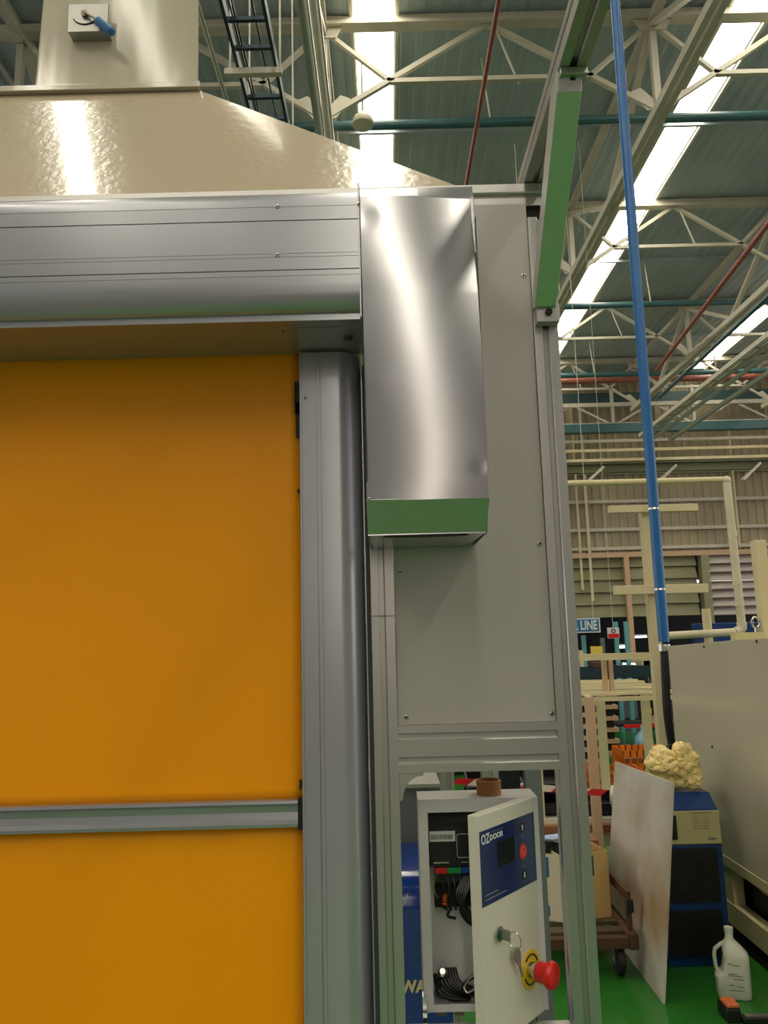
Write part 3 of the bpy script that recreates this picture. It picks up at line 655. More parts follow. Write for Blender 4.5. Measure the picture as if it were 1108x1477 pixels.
# ================================================================== THROUGH THE FRAME WINDOW, LEFT
gc = thing('grey_cabinet', 'grey sheet-metal cabinet seen at the left of the frame window', 'cabinet', (.05, 2.3, 0))
MB().box((-.03, 2.3, 0), (.14, 2.8, 1.166)).build('body', GREYC, gc)
MB().box((-.03, 2.28, 1.166), (.14, 2.8, 1.176)).build('top_edge', ALU, gc)
ac = thing('aluminium_machine_guard', 'ribbed aluminium machine guard above the grey cabinet in the frame window', 'machine guard', (.12, 3.0, 0))
for k in range(5): MB().box((.0, 3.0, 1.03+k*.045), (.155, 3.02, 1.068+k*.045)).build('rib', GALV, ac)
MB().prism(slotted(.155, .235, 2.97, 3.05, (.25, .75), (.5,), .006, .012), 'z', 0, 1.7).build('upright', ALU, ac)
MB().prism(slotted(.34, .40, 2.97, 3.03, (.5,), (.5,), .006, .012), 'z', 0, 1.7).build('upright', ALU, ac)
MB().box((.50, 2.98, 0), (.56, 3.03, 1.7)).build('upright', GREYC, ac)
MB().box((.40, 3.1, .0), (.50, 3.15, 1.7)).build('dark_door', BLKPL, ac)
wire([(.25, 2.95, 1.13), (.27, 2.93, 1.17), (.275, 2.93, 1.2), (.26, 2.95, 1.25)], .008, 'white_hose', WHT, ac)
wire([(.29, 2.95, 1.1), (.30, 2.93, 1.15), (.285, 2.93, 1.19)], .009, 'white_hose', WHT, ac)
bm_ = thing('blue_machine', 'glossy royal blue machine with cream letters WA behind the left upright', 'machine', (.05, 1.95, 0))
pb = [(1.93, 0), (1.93, .96)] + [(2.0-.07*math.cos(a), .96+.066*math.sin(a)) for a in [k/8*PI/2 for k in range(9)]] + [(2.25, 1.026), (2.25, 0)]
MB().prism(pb, 'x', -.03, .13).build('housing', BLUM, bm_, smooth=True)
text('WA', .035, Matrix.Translation((.012, 1.9285, .782)) @ Matrix.Rotation(PI/2, 4, 'X'), CREAMT, bm_, 'lettering', bold=.0016, sx=.95)
MB().tube([(.022, 1.938, .987), (.034, 1.938, .993), (.028, 1.932, .978), (.02, 1.931, .968)], .001, 5).build('white_mark', PRINT, bm_)

# ================================================================== RIGHT: LEANING BOARD, CHILLER, MACHINE
lb = MB()
B0, B1, T1, T0 = Vector((1.146, 3.60, .001)), Vector((1.15, 4.50, .001)), Vector((1.235, 4.40, .876)), Vector((1.262, 3.60, .910))
nrm = (T0-B0).cross(B1-B0).normalized()*.009
a = [lb.bm.verts.new(v) for v in (B0, B1, T1, T0)]; b = [lb.bm.verts.new(v+nrm*(1 if nrm.x > 0 else -1)) for v in (B0, B1, T1, T0)]
lb.bm.faces.new(a); lb.bm.faces.new(b[::-1])
for i in range(4): lb.bm.faces.new((a[i], a[(i+1) % 4], b[(i+1) % 4], b[i]))
tag(lb.build('leaning_board', BOARD), 'tall dusty white board leaning against the blue chiller', 'board')

ch = thing('chiller', 'dark blue chiller unit with ivory control plate and black grilles', 'chiller', (1.45, 4.1, 0))
MB().box((1.29, 3.95, .04), (1.60, 4.42, .552)).box((1.30, 3.965, 0), (1.59, 4.4, .04)).build('cabinet', CHIL, ch, bevel=.004)
MB().prism([(3.955, .552), (4.42, .552), (4.42, .775), (4.05, .775), (3.965, .712)], 'x', 1.29, 1.60).build('top_cover', CHIL, ch, bevel=.004)
pn = MB().box((1.293, 3.945, .556), (1.598, 3.957, .708)).build('control_plate', CHILP, ch, bevel=.001)
MB().box((1.31, 3.942, .578), (1.386, 3.9455, .69)).build('display', SCREEN, pn)
MB().box((1.455, 3.943, .699), (1.56, 3.9448, .7025)).box((1.535, 3.943, .575), (1.572, 3.9448, .584)).build('plate_print', GREYC, pn)
for k in range(5): MB().box((1.465, 3.9435, .625+k*.013), (1.495+.01*(k % 2), 3.9448, .629+k*.013)).box((1.515, 3.9435, .625+k*.013), (1.545, 3.9448, .629+k*.013)).build('plate_print', mat('faint_print', (150, 144, 106), .5), pn)
for z0, z1 in ((.29, .535), (.05, .255)):
    gr = MB().box((1.305, 3.944, z0), (1.572, 3.951, z1)).build('grille', GRILL, ch)
    s_ = MB()
    for k in range(18): s_.box((1.31, 3.94, z0+.006+k*(z1-z0-.012)/18), (1.567, 3.945, z0+.009+k*(z1-z0-.012)/18))
    s_.build('fins', BLKPL, gr)

# crumpled bag
def blob(parts, name, m_, seed=0, amp=.3, sub=4):
    mb = MB()
    for c, r, s_ in parts:
        k = bmesh.ops.create_icosphere(mb.bm, subdivisions=sub, radius=1)
        for v in k['verts']:
            p = v.co.copy(); n1 = noise.noise(p*1.5+Vector((seed, c[0]*9, c[2]*9))); n2 = abs(noise.noise(p*1.9+Vector((c[0]*5, seed, 0))))
            w3 = noise.noise(p*2.4+Vector((n1*2, seed*2, c[0]*7))); f = 1+amp*.8*n1-amp*.4*n2-.16*(1-min(1, abs(w3)*1.6))**5
            v.co = Vector(c)+Vector((p.x*s_[0], p.y*s_[1], p.z*s_[2]))*r*f
    return mb.build(name, m_, None, smooth=True)
bg = blob([((1.42, 4.13, .895), .095, (1.1, .9, 1)), ((1.51, 4.1, .91), .085, (.9, .9, 1.2)), ((1.53, 4.08, .845), .065, (.9, .8, 1)), ((1.47, 4.12, .865), .075, (1.1, 1, 1))], 'plastic_bag', BAG, 3, .42, 5)
tag(bg, 'crumpled yellowish plastic bag lying on top of the blue chiller', 'bag')

mm = thing('press_machine', 'large ivory machine with flat side sheet at the right edge', 'machine', (1.9, 4, 0))
XS = 1.72
mb = MB(); prof = [(4.81, .40), (4.80, 1.483), (3.85, 1.528), (3.2, 1.55), (3.2, .40)]
mb.prism(prof, 'x', XS, XS+.012).build('side_sheet', MACH, mm, bevel=.002)
for q in ((1028, 1077), (1016, 933), (1092, 925)):
    d = F + Rv*((q[0]-554)/FPX) - Uv*((q[1]-738.5)/FPX); tt = XS/d.x; MB().rod((XS, d.y*tt, d.z*tt+EYE), (XS-.004, d.y*tt, d.z*tt+EYE), .007, 8).build('bolt', BLACK, mm)
MB().box((XS+.004, 4.70, 0), (XS+.06, 4.80, .42)).build('leg', MACHF, mm)
MB().box((XS+.004, 4.165, .1), (XS+.06, 4.27, .4)).build('leg', MACHF, mm)
MB().box((XS+.004, 2.6, .1), (XS+.06, 2.75, .4)).build('leg', MACHF, mm)
MB().box((XS-.004, 2.6, .375), (XS+.06, 4.81, .425)).build('frame_beam', MACHF, mm, bevel=.003)
MB().box((XS, 2.6, .09), (XS+.06, 4.81, .20)).build('frame_beam', MACHF, mm, bevel=.003)
MB().box((XS+.5, 2.6, .03), (XS+.52, 4.8, 1.45)).box((XS+.07, 4.28, .03), (XS+.5, 4.7, 1.3)).build('inner_wall', DARK, mm)
MB().box((XS+.1, 3.55, .2), (XS+.3, 3.8, .42)).build('inner_motor', YLAB, mm, bevel=.01)
MB().box((XS+.08, 3.9, .14), (XS+.24, 4.12, .36)).build('inner_pump', BLKPL, mm, bevel=.01)
wire([(XS+.07, 4.1, .37), (XS+.06, 4.0, .345), (XS+.07, 3.9, .33), (XS+.1, 3.85, .35)], .012, 'hose', PEACH, mm)
wire([(XS+.08, 3.88, .35), (XS+.07, 3.84, .30), (XS+.09, 3.78, .25), (XS+.1, 3.7, .22)], .016, 'hose', GREYC, mm)
MB().box((XS+.02, 2.7, .0), (XS+.5, 4.6, .03)).build('drip_tray', DARK, mm)
MB().box((XS+.012, 3.2, 1.30), (XS+.6, 4.78, 1.46)).build('top_frame', MACHF, mm)
MB().beam((2.045, 4.2, 1.46), (2.045, 4.2, 2.055), .062, .062).build('guard_post', BEIGE, mm, bevel=.004)
MB().box((1.86, 4.17, 1.49), (2.5, 4.23, 1.56)).build('guard_rail', MACHF, mm)
ey = MB().rod((1.99, 4.2, 1.56), (1.99, 4.2, 1.585), .012, 10).tube([(1.99+.021*math.cos(a), 4.2, 1.612+.028*math.sin(a)) for a in [2*PI*k/20 for k in range(20)]], .0065, 8, closed=True).build('eye_bolt', CHROME, mm, smooth=True)

# jug
jg = thing('jug', 'white plastic jug with loop handle standing on the green floor', 'jug', (1.475, 3.66, 0))
def jug_body():
    m = MB(); rings = []
    for z, sx, sy, cx_ in ((.002, .068, .045, 0), (.012, .072, .05, 0), (.085, .072, .05, 0), (.105, .058, .05, .014), (.16, .052, .05, .02), (.178, .052, .048, .018), (.205, .040, .036, .008), (.232, .020, .020, 0), (.238, .017, .017, 0), (.262, .0165, .0165, 0), (.264, .015, .015, 0)):
        e = 4 if z < .2 else 2.2; ring = []
        for k in range(28):
            a = 2*PI*k/28; c, s_ = math.cos(a), math.sin(a)
            ring.append(m.bm.verts.new((cx_+math.copysign(abs(c)**(2/e), c)*sx, math.copysign(abs(s_)**(2/e), s_)*sy, z)))
        rings.append(ring)
    for A_, B_ in zip(rings, rings[1:]):
        for k in range(28): m.bm.faces.new((A_[k], A_[(k+1) % 28], B_[(k+1) % 28], B_[k]))
    m.bm.faces.new(rings[0][::-1]); m.bm.faces.new(rings[-1]); return m
JM = Matrix.Translation((1.478, 3.66, 0)) @ Matrix.Rotation(-.3, 4, 'Z')
m = jug_body(); m.M = JM; m.build('bottle', BOTT, jg, smooth=True)
m = MB(JM); m.rod((0, 0, .262), (0, 0, .281), .019, 20).build('cap', BOTT, jg)
m = MB(JM); m.tube([(-.015, 0, .222), (-.04, 0, .206), (-.062, 0, .188), (-.068, 0, .165), (-.066, 0, .12), (-.06, 0, .095), (-.055, 0, .08)], .0085, 10).build('handle', BOTT, jg, smooth=True)
m = MB(JM)
for z, x0, x1 in ((.145, -.02, .0), (.14, .0, .03), (.105, -.02, .015), (.098, -.02, .035), (.085, .0, .04), (.06, -.02, .0), (.055, .01, .04), (.04, -.02, .04)): m.box((x0, -.0508, z), (x1, -.0500, z+.003))
m.build('label_print', GREYC, jg)

# black caster tool at bottom right
tl = thing('hand_tool', 'black bar clamp with an orange pad lying on the floor at bottom right', 'tool', (1.43, 3.46, 0))
MB().box((1.345, 3.42, .0), (1.405, 3.52, .055)).build('tool_body', BLKPL, tl, bevel=.008)
MB().box((1.35, 3.425, .055), (1.402, 3.50, .068)).build('orange_pad', mat('orange_sticker', (214, 108, 60), .5), tl, bevel=.004)
MB().box((1.405, 3.41, .002), (1.56, 3.46, .022)).build('tool_arm', BLKPL, tl, bevel=.004)
MB().box((1.42, 3.42, .022), (1.54, 3.445, .027)).build('scale_strip', GALV, tl)

# cart
ct = thing('flat_cart', 'rusty flat cart with wooden slats and side rail behind the right upright', 'cart', (.85, 4.1, 0))
MB().box((.45, 3.83, .135), (1.13, 3.87, .185)).build('frame_rail', RUST, ct, bevel=.003)
MB().box((.45, 4.62, .135), (1.13, 4.66, .185)).build('frame_rail', RUST, ct)
MB().beam((1.105, 3.83, .165), (1.105, 4.66, .165), .045, .055).build('frame_rail', RUST, ct)
MB().box((1.085, 3.825, .13), (1.128, 3.88, .2)).build('corner_bracket', RUST, ct, bevel=.004)
for k in range(6): MB().box((.42, 3.90+k*.125, .17), (1.085, 3.965+k*.125, .19)).build('slat', WOODS, ct, bevel=.002)
MB().beam((1.11, 3.90, .2), (1.11, 3.90, .36), .022, .03).build('side_rail_post', RUST, ct)
MB().beam((1.11, 3.88, .345), (1.11, 4.62, .355), .02, .045).build('side_rail', RUST, ct)
MB().beam((1.11, 4.60, .2), (1.11, 4.60, .36), .022, .03).build('side_rail_post', RUST, ct)
MB().box((1.10, 3.875, .275), (1.13, 3.90, .33)).build('latch', BLACK, ct, bevel=.003)
for (x, y) in ((1.05, 3.90), (1.05, 4.55), (.5, 3.90), (.5, 4.55)):
    w = MB().lathe([(.03, -.018), (.058, -.018), (.066, -.010), (.066, .010), (.058, .018), (.03, .018)], (x, y, .0665), 28, Matrix.Rotation(PI/2, 4, 'Y')).build('wheel', BLACK, ct, smooth=True)
    MB().box((x-.026, y-.02, .05), (x-.022, y+.02, .135)).box((x+.022, y-.02, .05), (x+.026, y+.02, .135)).box((x-.04, y-.035, .128), (x+.04, y+.035, .135)).rod((x-.03, y, .066), (x+.035, y, .066), .009, 10).build('fork', GALV, w)
# carton on the cart
cx = thing('cardboard_box', 'cardboard box with blue and teal print standing on the slatted cart', 'box', (.85, 4.15, .19))
BM = Matrix.Translation((.822, 4.02, .1905)) @ Matrix.Rotation(math.radians(12), 4, 'Z')
m = MB(BM); m.box((0, 0, 0), (.26, .003, .31)).box((0, .30, 0), (.26, .303, .31)).box((.257, 0, 0), (.26, .3, .31)).box((0, 0, 0), (.26, .3, .003)).build('carton', CARD, cx)
m = MB(BM); m.box((.052, -.0008, .20), (.085, 0, .295)).box((.165, -.0008, .2), (.18, 0, .295)).build('teal_print', TPRINT, cx)
BM2 = BM @ Matrix.Rotation(math.radians(52), 4, 'Z')
m = MB(BM); m.box((-.0015, 0, 0), (.0015, .3, .31)).build('white_side', CARDW, cx)
m = MB(BM); m.prism([(0, .0), (-.13, .10), (-.13, .101), (.0, .003)], 'z', 0, .31).build('white_face', CARDW, cx)
m = MB(BM @ Matrix.Rotation(math.radians(142.4), 4, 'Z')); m.box((.055, .0, .2), (.11, .0012, .295)).box((.06, 0, .02), (.11, .0012, .07)).build('blue_print', BPRINT, cx)
m = MB(BM); m.box((-.12, .1, .0), (.0, .3, .003)).build('carton_base', CARD, cx)
bk = blob([((.78, 4.16, .51), .06, (1.4, 1, .7)), ((.83, 4.18, .49), .06, (1.3, 1, .6))], 'black_plastic_bag', BLKPL, 8, .3, 3); tag(bk, 'black plastic bag stuffed in the top of the printed cardboard box', 'bag')
wb = blob([((.84, 4.12, .555), .035, (1.3, 1, .6)), ((.80, 4.11, .56), .03, (1.6, 1, .5))], 'pale_blue_wrapper', mat('pale_blue_film', (170, 186, 222), .3), 5, .3, 3); tag(wb, 'pale blue and white wrapper on the black bag in the cardboard box', 'wrapper')
c2_ = thing('cardboard_box', 'torn brown cardboard box standing right of the printed one on the cart', 'box', (1.1, 4.4, .19))
MB().box((1.05, 4.31, .1905), (1.095, 4.56, .4905)).build('carton', CARDD, c2_)
MB().prism([(1.05, .20), (1.095, .2), (1.095, .36), (1.088, .38), (1.08, .35), (1.07, .42), (1.06, .40), (1.05, .44)], 'y', 4.302, 4.309).build('torn_flap', CARD, c2_)
MB().box((1.062, 4.292, .2), (1.09, 4.301, .235)).build('white_sticker', mat('lilac_label', (190, 190, 220), .5), c2_)

# blue drop pipe
bp_ = thing('blue_pipe', 'tall bright blue pipe dropping from the roof beside the ivory machine', 'pipe', (1.7, 4.9, 0))
ptA, ptB = at(875, -160, 4.9), at(958, 926, 4.9)
MB().rod(ptB, ptA, .033, 20).build('pipe', BLUEP, bp_, smooth=True)
pc = at(958, 932, 4.9); dvv = (ptA-ptB).normalized()
MB().rod(pc-dvv*.03, pc+dvv*.012, .036, 16).build('silver_coupling', CHROME, bp_)
hs = [pc-dvv*.02, at(960, 980, 4.9), at(963, 1030, 4.9), at(969, 1070, 4.92), at(976, 1100, 4.95), at(985, 1180, 5.0)]
wire(hs, .026, 'black_hose', BLACK, bp_)
for y in (734, 850):
    a_ = at(943 if y == 734 else 952, y, 4.9); MB().rod(a_-dvv*.006, a_+dvv*.006, .0355, 16).build('hose_clamp', CHROME, bp_)
lp = [at(968+9*math.cos(a), 1088+14*math.sin(a), 4.7+.0*a) for a in [k*.5 for k in range(12)]]
tag(MB().tube(lp, .006, 6).build('cable_coil', WIRE, None), 'loops of thin black cable beside the black hose', 'cable')

ts = thing('t_post_stand', 'beige post stand with two crossbars behind the blue pipe', 'stand', (1.78, 5.25, 0))
MB().beam((1.80, 5.25, 0), (1.80, 5.25, 2.39), .07, .07).build('post', BEIGE, ts, bevel=.003)
MB().beam((1.535, 5.2, 2.40), (2.14, 5.2, 2.40), .045, .05).build('crossbar', BEIGE, ts, bevel=.003)
MB().beam((1.53, 5.2, 1.85), (2.16, 5.2, 1.85), .045, .06).build('crossbar', BEIGE, ts, bevel=.003)
pv = thing('pvc_pipe', 'bent cream plastic water pipe hanging down right of the blue pipe', 'pipe', (2.5, 5.5, 2))
wire_pts = [(0.2, 5.5, 2.645), (2.45, 5.5, 2.645)]
MB().rod((.6, 5.5, 2.648), (2.47, 5.5, 2.648), .021, 12).build('pipe_run', BEIGE, pv)
MB().ball((2.495, 5.5, 2.64), .034).build('elbow', PVCM, pv)
MB().rod((2.495, 5.5, 2.64), (2.505, 5.5, 1.60), .029, 14).build('pipe_drop', PVCM, pv, smooth=True)
for z in (1.9, 2.25, 1.75): MB().rod((2.501, 5.5, z-.02), (2.501, 5.5, z+.02), .033, 14).build('coupling', PVCM, pv)
MB().tube([(2.505, 5.5, 1.62), (2.505, 5.5, 1.58), (2.49, 5.5, 1.56), (2.455, 5.5, 1.552)], .034, 12).build('elbow', PVCM, pv, smooth=True)
MB().rod((2.46, 5.5, 1.552), (1.88, 5.5, 1.535), .027, 12).build('pipe_run', PVCM, pv)
MB().rod((2.27, 5.52, 1.4), (2.27, 5.52, 1.72), .03, 10).build('stub_pipe', BEIGE, pv)
tag(MB().box((3.75, 8.9, 0), (5.3, 9.6, 1.63)).build('blue_cabinet', CHIL, None, bevel=.01), 'blue cabinet behind the ivory machine top near the cream pipe', 'cabinet')

# ------------------------------------------------------------------ racks in the middle distance
pz = at(856, 1100, 4.70)
rk = thing('parts_rack', 'beige pipe rack with slatted shelf seen right of the frame', 'rack', (1.8, 6, 0))
MB().beam((pz.x, 4.70, 0.0), (pz.x, 4.70, 1.2), .05).build('post', PEACH, rk)
MB().beam((pz.x, 4.72, 1.1), (1.5, 5.95, 1.09), .04).build('side_rail', BEIGE, rk)
MB().beam((1.525, 6.0, 0.0), (1.525, 6.0, 1.11), .04).build('post', BEIGE, rk)
MB().beam((2.14, 6.6, 0), (2.14, 6.6, 1.11), .06).build('post', BEIGE, rk)
MB().beam((1.9, 7.1, 0), (1.9, 7.1, 1.1), .065).build('post', BEIGE, rk)
MB().beam((1.40, 6.0, 1.385), (2.12, 6.0, 1.385), .045, .05).build('top_rail', BEIGE, rk)
MB().beam((2.10, 6.0, 1.0), (2.10, 6.0, 1.41), .05).build('post', BEIGE, rk)
MB().beam((1.68, 6.1, 1.1), (1.68, 6.1, 1.37), .035).beam((1.73, 6.1, 1.1), (1.73, 6.1, 1.37), .03).build('post', PEACH, rk)
for k in range(9):
    y = 5.95+k*.13; MB().beam((1.35, y, 1.11+.004*k), (2.2, y+random.uniform(-.09, .09), 1.11+.004*k), .05, .018).build('shelf_slat', BEIGE, rk)
MB().box((1.35, 5.93, 1.06), (2.2, 5.97, 1.09)).build('shelf_rail', BEIGE, rk)
MB().box((1.35, 7.1, 1.04), (2.3, 7.14, 1.08)).build('shelf_rail', BEIGE, rk)
for x, y, nm in ((1.45, 7.25, 'left'), (2.05, 7.25, 'right')):
    tt_ = thing('tray', 'dark navy plastic tray on the beige slatted rack, %s one' % nm, 'tray', (x, y, 1.145), 'navy trays')
    MB().box((x, y, 1.146), (x+.54, y+.3, 1.155)).box((x, y, 1.155), (x+.54, y+.01, 1.24)).box((x, y+.29, 1.155), (x+.54, y+.3, 1.24)).box((x, y, 1.155), (x+.01, y+.3, 1.24)).box((x+.53, y, 1.155), (x+.54, y+.3, 1.24)).build('tray_shell', NAVYTR, tt_)

def crate(x, y, z, w, d, h, label):
    t = thing('orange_crate', label, 'crate', (x, y, z), 'orange crates on the floor')
    m = MB().box((x, y, z), (x+w, y+d, z+.01))
    for (a, b, c, e) in ((x, y, x+w, y+.01), (x, y+d-.01, x+w, y+d), (x, y, x+.01, y+d), (x+w-.01, y, x+w, y+d)):
        m.box((a, b, z), (c, e, z+h*.2)).box((a, b, z+h*.8), (c, e, z+h)).box((a, b, z+h*.45), (c, e, z+h*.6))
        for k in range(8):
            f = k/7; px = a+(c-a-.012)*f; py = b+(e-b-.012)*f
            m.box((px, b if c-a > e-b else py, z), (px+.012 if c-a > e-b else c, e if c-a > e-b else py+.012, z+h))
    m.build('basket', ORANGE, t)
    MB().box((x+.012, y+.012, z+.01), (x+w-.012, y+d-.012, z+h*.75)).build('contents', mat('rusty_parts', (150, 80, 24), .7, var=.4), t)
crate(1.95, 7.6, 0, .50, .5, .24, 'orange plastic crate nearest, right of the silver upright')
crate(2.42, 8.3, 0, .5, .4, .34, 'taller orange plastic crate behind the leaning board top, left of two')
crate(2.98, 8.4, 0, .30, .4, .32, 'orange plastic crate behind the leaning board top, right of two')
crate(2.5, 7.3, 0, .62, .4, .2, 'low orange crate partly hidden by the leaning board top')

# low table with trays behind the frame window
lt = thing('low_table', 'low cream slatted table with black trays behind the frame window', 'table', (.9, 4.9, 0))
MB().box((.45, 4.78, .335), (1.42, 4.80, .42)).build('apron', mat('pale_green_cream', (196, 204, 158), .5), lt)
MB().box((.45, 4.755, .42), (1.42, 4.80, .46)).build('edge_strip', CARDD, lt)
for k in range(6): MB().box((.45, 4.80+k*.055, .468), (1.42, 4.835+k*.055, .488)).build('top_slat', BOTT, lt)
MB().box((.45, 4.8, .44), (1.42, 5.1, .468)).build('top_frame', BEIGE, lt)
for x in (.5, 1.37):
    for y in (4.83, 5.06): MB().box((x-.02, y-.02, 0), (x+.02, y+.02, .44)).build('leg', BEIGE, lt)
MB().beam((.86, 4.83, .488), (.86, 4.83, .80), .022).beam((.905, 4.83, .488), (.905, 4.83, .80), .022).build('upright', BEIGE, lt)
for k, (x, y, z, rx) in enumerate(((.60, 4.99, .53, .25), (.93, 4.99, .53, .25), (1.25, 4.98, .505, .1), (.62, 5.03, .63, .25), (.95, 5.03, .635, .22))):
    m = MB(Matrix.Translation((x, y, z)) @ Matrix.Rotation(rx, 4, 'X'))
    m.box((-.15, -.13, 0), (.15, .13, .012)).box((-.15, -.13, 0), (.15, -.12, .07)).box((-.15, .12, 0), (.15, .13, .07)).box((-.15, -.12, 0), (-.14, .12, .07)).box((.14, -.12, 0), (.15, .12, .07))
    tag(m.build('black_tray', BLKTR), 'black plastic tray on the low slatted table, %s' % ('lower one at left', 'lower one in the middle', 'right of the others near the upright', 'top of the left pair', 'top of the middle pair')[k], 'tray', 'black trays')
# barrier tape
tp = thing('barrier_tape', 'red and white striped barrier tape stretched behind the control box', 'tape', (.7, 4.0, .8))
segs = [(590+k*22, 1126+k*1.9) for k in range(15)]
segs = [(650+24*k, 1126.5+1.95*k) for k in range(10)]
for k in range(len(segs)-1):
    a_ = at(segs[k][0], segs[k][1], 4.0); b_ = at(segs[k+1][0], segs[k+1][1], 4.0)
    MB().prism([(a_.x, a_.z-.014), (b_.x, b_.z-.014), (b_.x+.04, b_.z+.014), (a_.x+.04, a_.z+.014)], 'y', 4.0, 4.001).build('red_band' if k % 2 == 0 else 'white_band', REDT if k % 2 == 0 else WHT, tp)
tag(MB().lathe([(.03, -.02), (.062, -.02), (.062, .02), (.03, .02)], at(888, 1149, 4.75), 24, Matrix.Rotation(PI/2, 4, 'Y') @ Matrix.Rotation(.5, 4, 'X')).build('tape_reel', BOTT, None, smooth=True), 'cream tape reel half hidden behind the leaning board', 'reel')

# ------------------------------------------------------------------ far work area under the louvres
sg = thing('hanging_sign', 'blue sign with white letters R LINE right of the upright', 'sign', (2.9, 12, 1.66))
sp = at(866, 902, 12)
MB().box((sp.x-1.0, 12, 1.54), (sp.x, 12.02, 1.765)).build('white_border', WHITEP, sg)
MB().box((sp.x-.98, 11.995, 1.56), (sp.x-.02, 12.0, 1.745)).build('blue_face', SIGNB, sg)
text('R LINE', .195, Matrix.Translation((sp.x-.05, 11.99, 1.59)) @ Matrix.Rotation(PI/2, 4, 'X'), PRINT, sg, 'lettering', bold=.006, sx=.66, align='RIGHT')
for dx in (-.9, -.1): MB().rod((sp.x+dx, 12.01, 1.76), (sp.x+dx, 12.01, 9.8), .006, 6).build('hanger_wire', TRUSS, sg)
s2 = thing('warning_sign', 'small white and red notice hanging right of the blue sign', 'sign', at(885, 913, 12))
a_, b_ = at(877, 921, 12), at(893, 905, 12)
MB().box((a_.x, 12, a_.z), (b_.x, 12.01, b_.z)).build('board', WHITEP, s2)
MB().box((a_.x+.01, 11.99, a_.z+.01), (b_.x-.01, 12, a_.z+.07)).build('red_field', RED, s2)
MB().tube([((a_.x+b_.x)/2+.03*math.cos(a), 11.99, b_.z-.05+.03*math.sin(a)) for a in [2*PI*k/14 for k in range(14)]], .006, 5, closed=True).build('symbol', BLACK, s2)
MB().rod(((a_.x+b_.x)/2, 12.005, b_.z), ((a_.x+b_.x)/2, 12.005, 9.8), .004, 5).build('hanger_wire', TRUSS, s2)
for (px, nm, hgt) in ((845, 'left, behind the blue sign', 1.5), (893, 'middle', 1.7), (908, 'right of the middle one', 1.7), (872, 'short one by the sign', 1.45)):
    p = at(px, 960, 12.3); tag(MB().box((p.x-.03, 12.3, 0), (p.x+.03, 12.36, hgt)).build('steel_column', TCOL if px != 872 else GREYC), 'pale teal steel column in the dark work area, %s' % nm, 'column', 'columns of the work area')
for (x0, y0, x1, y1, D, nm) in ((918, 916, 933, 920, 24, 'upper right, brightest'), (895, 930, 903, 935, 22, 'slanting, in the middle'), (862, 958, 873, 963, 24, 'left, low'), (900, 956, 905, 962, 24, 'small, low in the middle'), (908, 956, 919, 961, 24, 'low, left of the cyan label'), (936, 956, 944, 960, 24, 'low at right of the cyan label')):
    a_ = at(x0, y1, D); b_ = at(x1, y0, D)
    l = thing('fluorescent_lamp', 'lit fluorescent lamp in the dark work area, %s' % nm, 'lamp', a_, 'lit lamps of the work area')
    MB().box((a_.x, D, a_.z), (b_.x, D+.12, b_.z-.02)).build('tube', TUBE, l)
    MB().box((a_.x-.02, D-.02, b_.z), (b_.x+.02, D+.14, b_.z+.02)).build('housing', WHITEP, l)
def card(x0, y0, x1, y1, D, m_, name, label, cat, th=.03):
    a_ = at(x0, y1, D); b_ = at(x1, y0, D); o = MB().box((a_.x, D, a_.z), (b_.x, D+th, b_.z)).build(name, m_); return tag(o, label, cat)
card(853, 932, 869, 943, 11, YLAB, 'yellow_placard', 'small yellow placard below the blue sign', 'placard')
card(920, 957, 935, 967, 12.2, CYAN, 'cyan_placard', 'cyan placard hanging in the dark work area', 'placard')
card(929, 1022, 940, 1030, 8.5, YELP, 'yellow_placard', 'yellow card behind the slatted rack shelf', 'placard')
# machines and shelving in the dark work area
def machine(x0, x1, Y, z, label, m_=DKBLU):
    t = thing('work_machine', label, 'machine', ((x0+x1)/2, Y, 0), 'machines of the work area')
    MB().box((x0, Y, .1), (x1, Y+1.2, z*.62)).build('base', m_, t, bevel=.03)
    MB().box((x0+.1, Y+.2, z*.62), (x1-.2, Y+1.0, z)).build('column', DARK, t, bevel=.03)
    for k in range(3): MB().box((x0+.15+k*(x1-x0)/3.2, Y-.02, z*.2), (x0+.15+k*(x1-x0)/3.2+(x1-x0)/5, Y, z*.5)).build('cover', GREYC if k == 1 else BLKPL, t)
    for x in (x0+.05, x1-.15): MB().box((x, Y, 0), (x+.1, Y+.1, .1)).build('foot', BLACK, t)
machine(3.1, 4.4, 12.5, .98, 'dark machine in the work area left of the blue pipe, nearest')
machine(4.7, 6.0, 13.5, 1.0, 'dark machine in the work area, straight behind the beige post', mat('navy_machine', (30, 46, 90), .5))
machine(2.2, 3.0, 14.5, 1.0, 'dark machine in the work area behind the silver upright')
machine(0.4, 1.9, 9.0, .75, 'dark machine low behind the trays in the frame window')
machine(6.3, 8.0, 14.0, 1.1, 'dark machine in the work area behind the ivory machine')
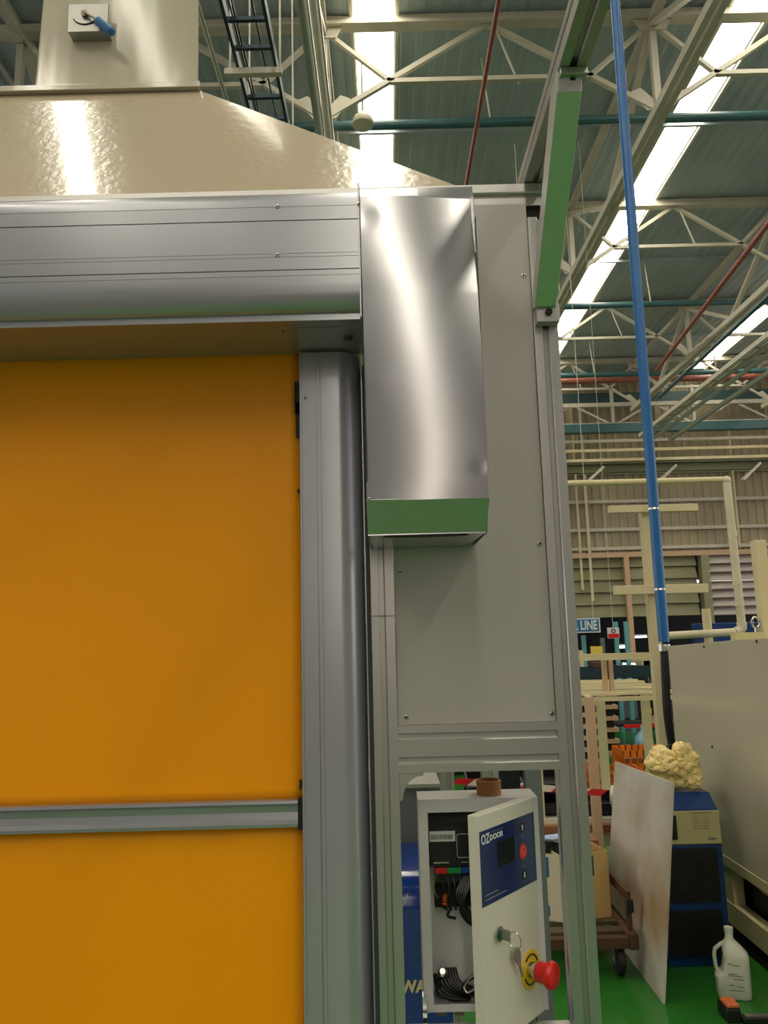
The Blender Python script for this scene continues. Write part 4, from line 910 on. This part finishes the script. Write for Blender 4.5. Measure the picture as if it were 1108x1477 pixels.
for k, (x, Y, h) in enumerate(((2.0, 9.6, .95), (2.35, 10.2, 1.0))):
    t = thing('pallet_stack', 'brown wooden slatted stack on the floor right of the upright, %s' % ('nearer' if k == 0 else 'farther'), 'pallet', (x, Y, 0), 'wooden stacks')
    for j in range(7): MB().box((x, Y, j*h/7), (x+.6, Y+.6, j*h/7+.05)).build('board', PEACH, t); MB().box((x+.05, Y+.05, j*h/7+.05), (x+.55, Y+.5, (j+1)*h/7)).build('spacer', DARK, t)
dk_ = thing('open_shelf', 'dark open shelf crammed with parts behind the rack posts', 'shelf', (3.2, 11, 0))
for x in (2.7, 4.3): MB().box((x, 11, 0), (x+.05, 11.5, 1.3)).build('post', BEIGE, dk_)
for z in (.25, .6, .95): MB().box((2.7, 11, z), (4.35, 11.5, z+.03)).build('shelf_board', DKBLU, dk_)
for k in range(14):
    x = 2.8+random.random()*1.35; z = random.choice((.28, .63, .98)); s_ = .1+random.random()*.12
    MB().box((x, 11.05, z), (x+s_, 11.35, z+s_*.8)).build('parts_box', random.choice((BLKPL, GREYC, MACHF, BOARD, DKBLU, RUST)), dk_)
cn = at(930, 1078, 9.3)
t = thing('water_bottle', 'pale blue ribbed plastic water bottle on the floor behind the rack', 'bottle', (cn.x, 9.3, 0))
MB().lathe([(.10, 0), (.12, .02), (.12, .10), (.105, .12), (.12, .14), (.12, .22), (.10, .24), (.11, .26), (.10, .33), (.03, .42), (.03, .47)], (cn.x, 9.3, 0), 20).build('bottle', WATER, t, smooth=True)
tag(MB().box((2.9, 9.8, .38), (3.5, 9.84, .42)).build('red_bar', RED), 'thin red bar low among the rack posts', 'bar')

# ================================================================== LIGHT
w = bpy.data.worlds.new('world'); sc.world = w; w.use_nodes = True
bgd = w.node_tree.nodes['Background']; bgd.inputs[0].default_value = (1, .93, .87, 1); bgd.inputs[1].default_value = 1.1
sc.view_settings.view_transform = 'Standard'; sc.view_settings.look = 'None'; sc.view_settings.gamma = 1; sc.view_settings.use_curve_mapping = False
sc.view_settings.exposure = 0.22
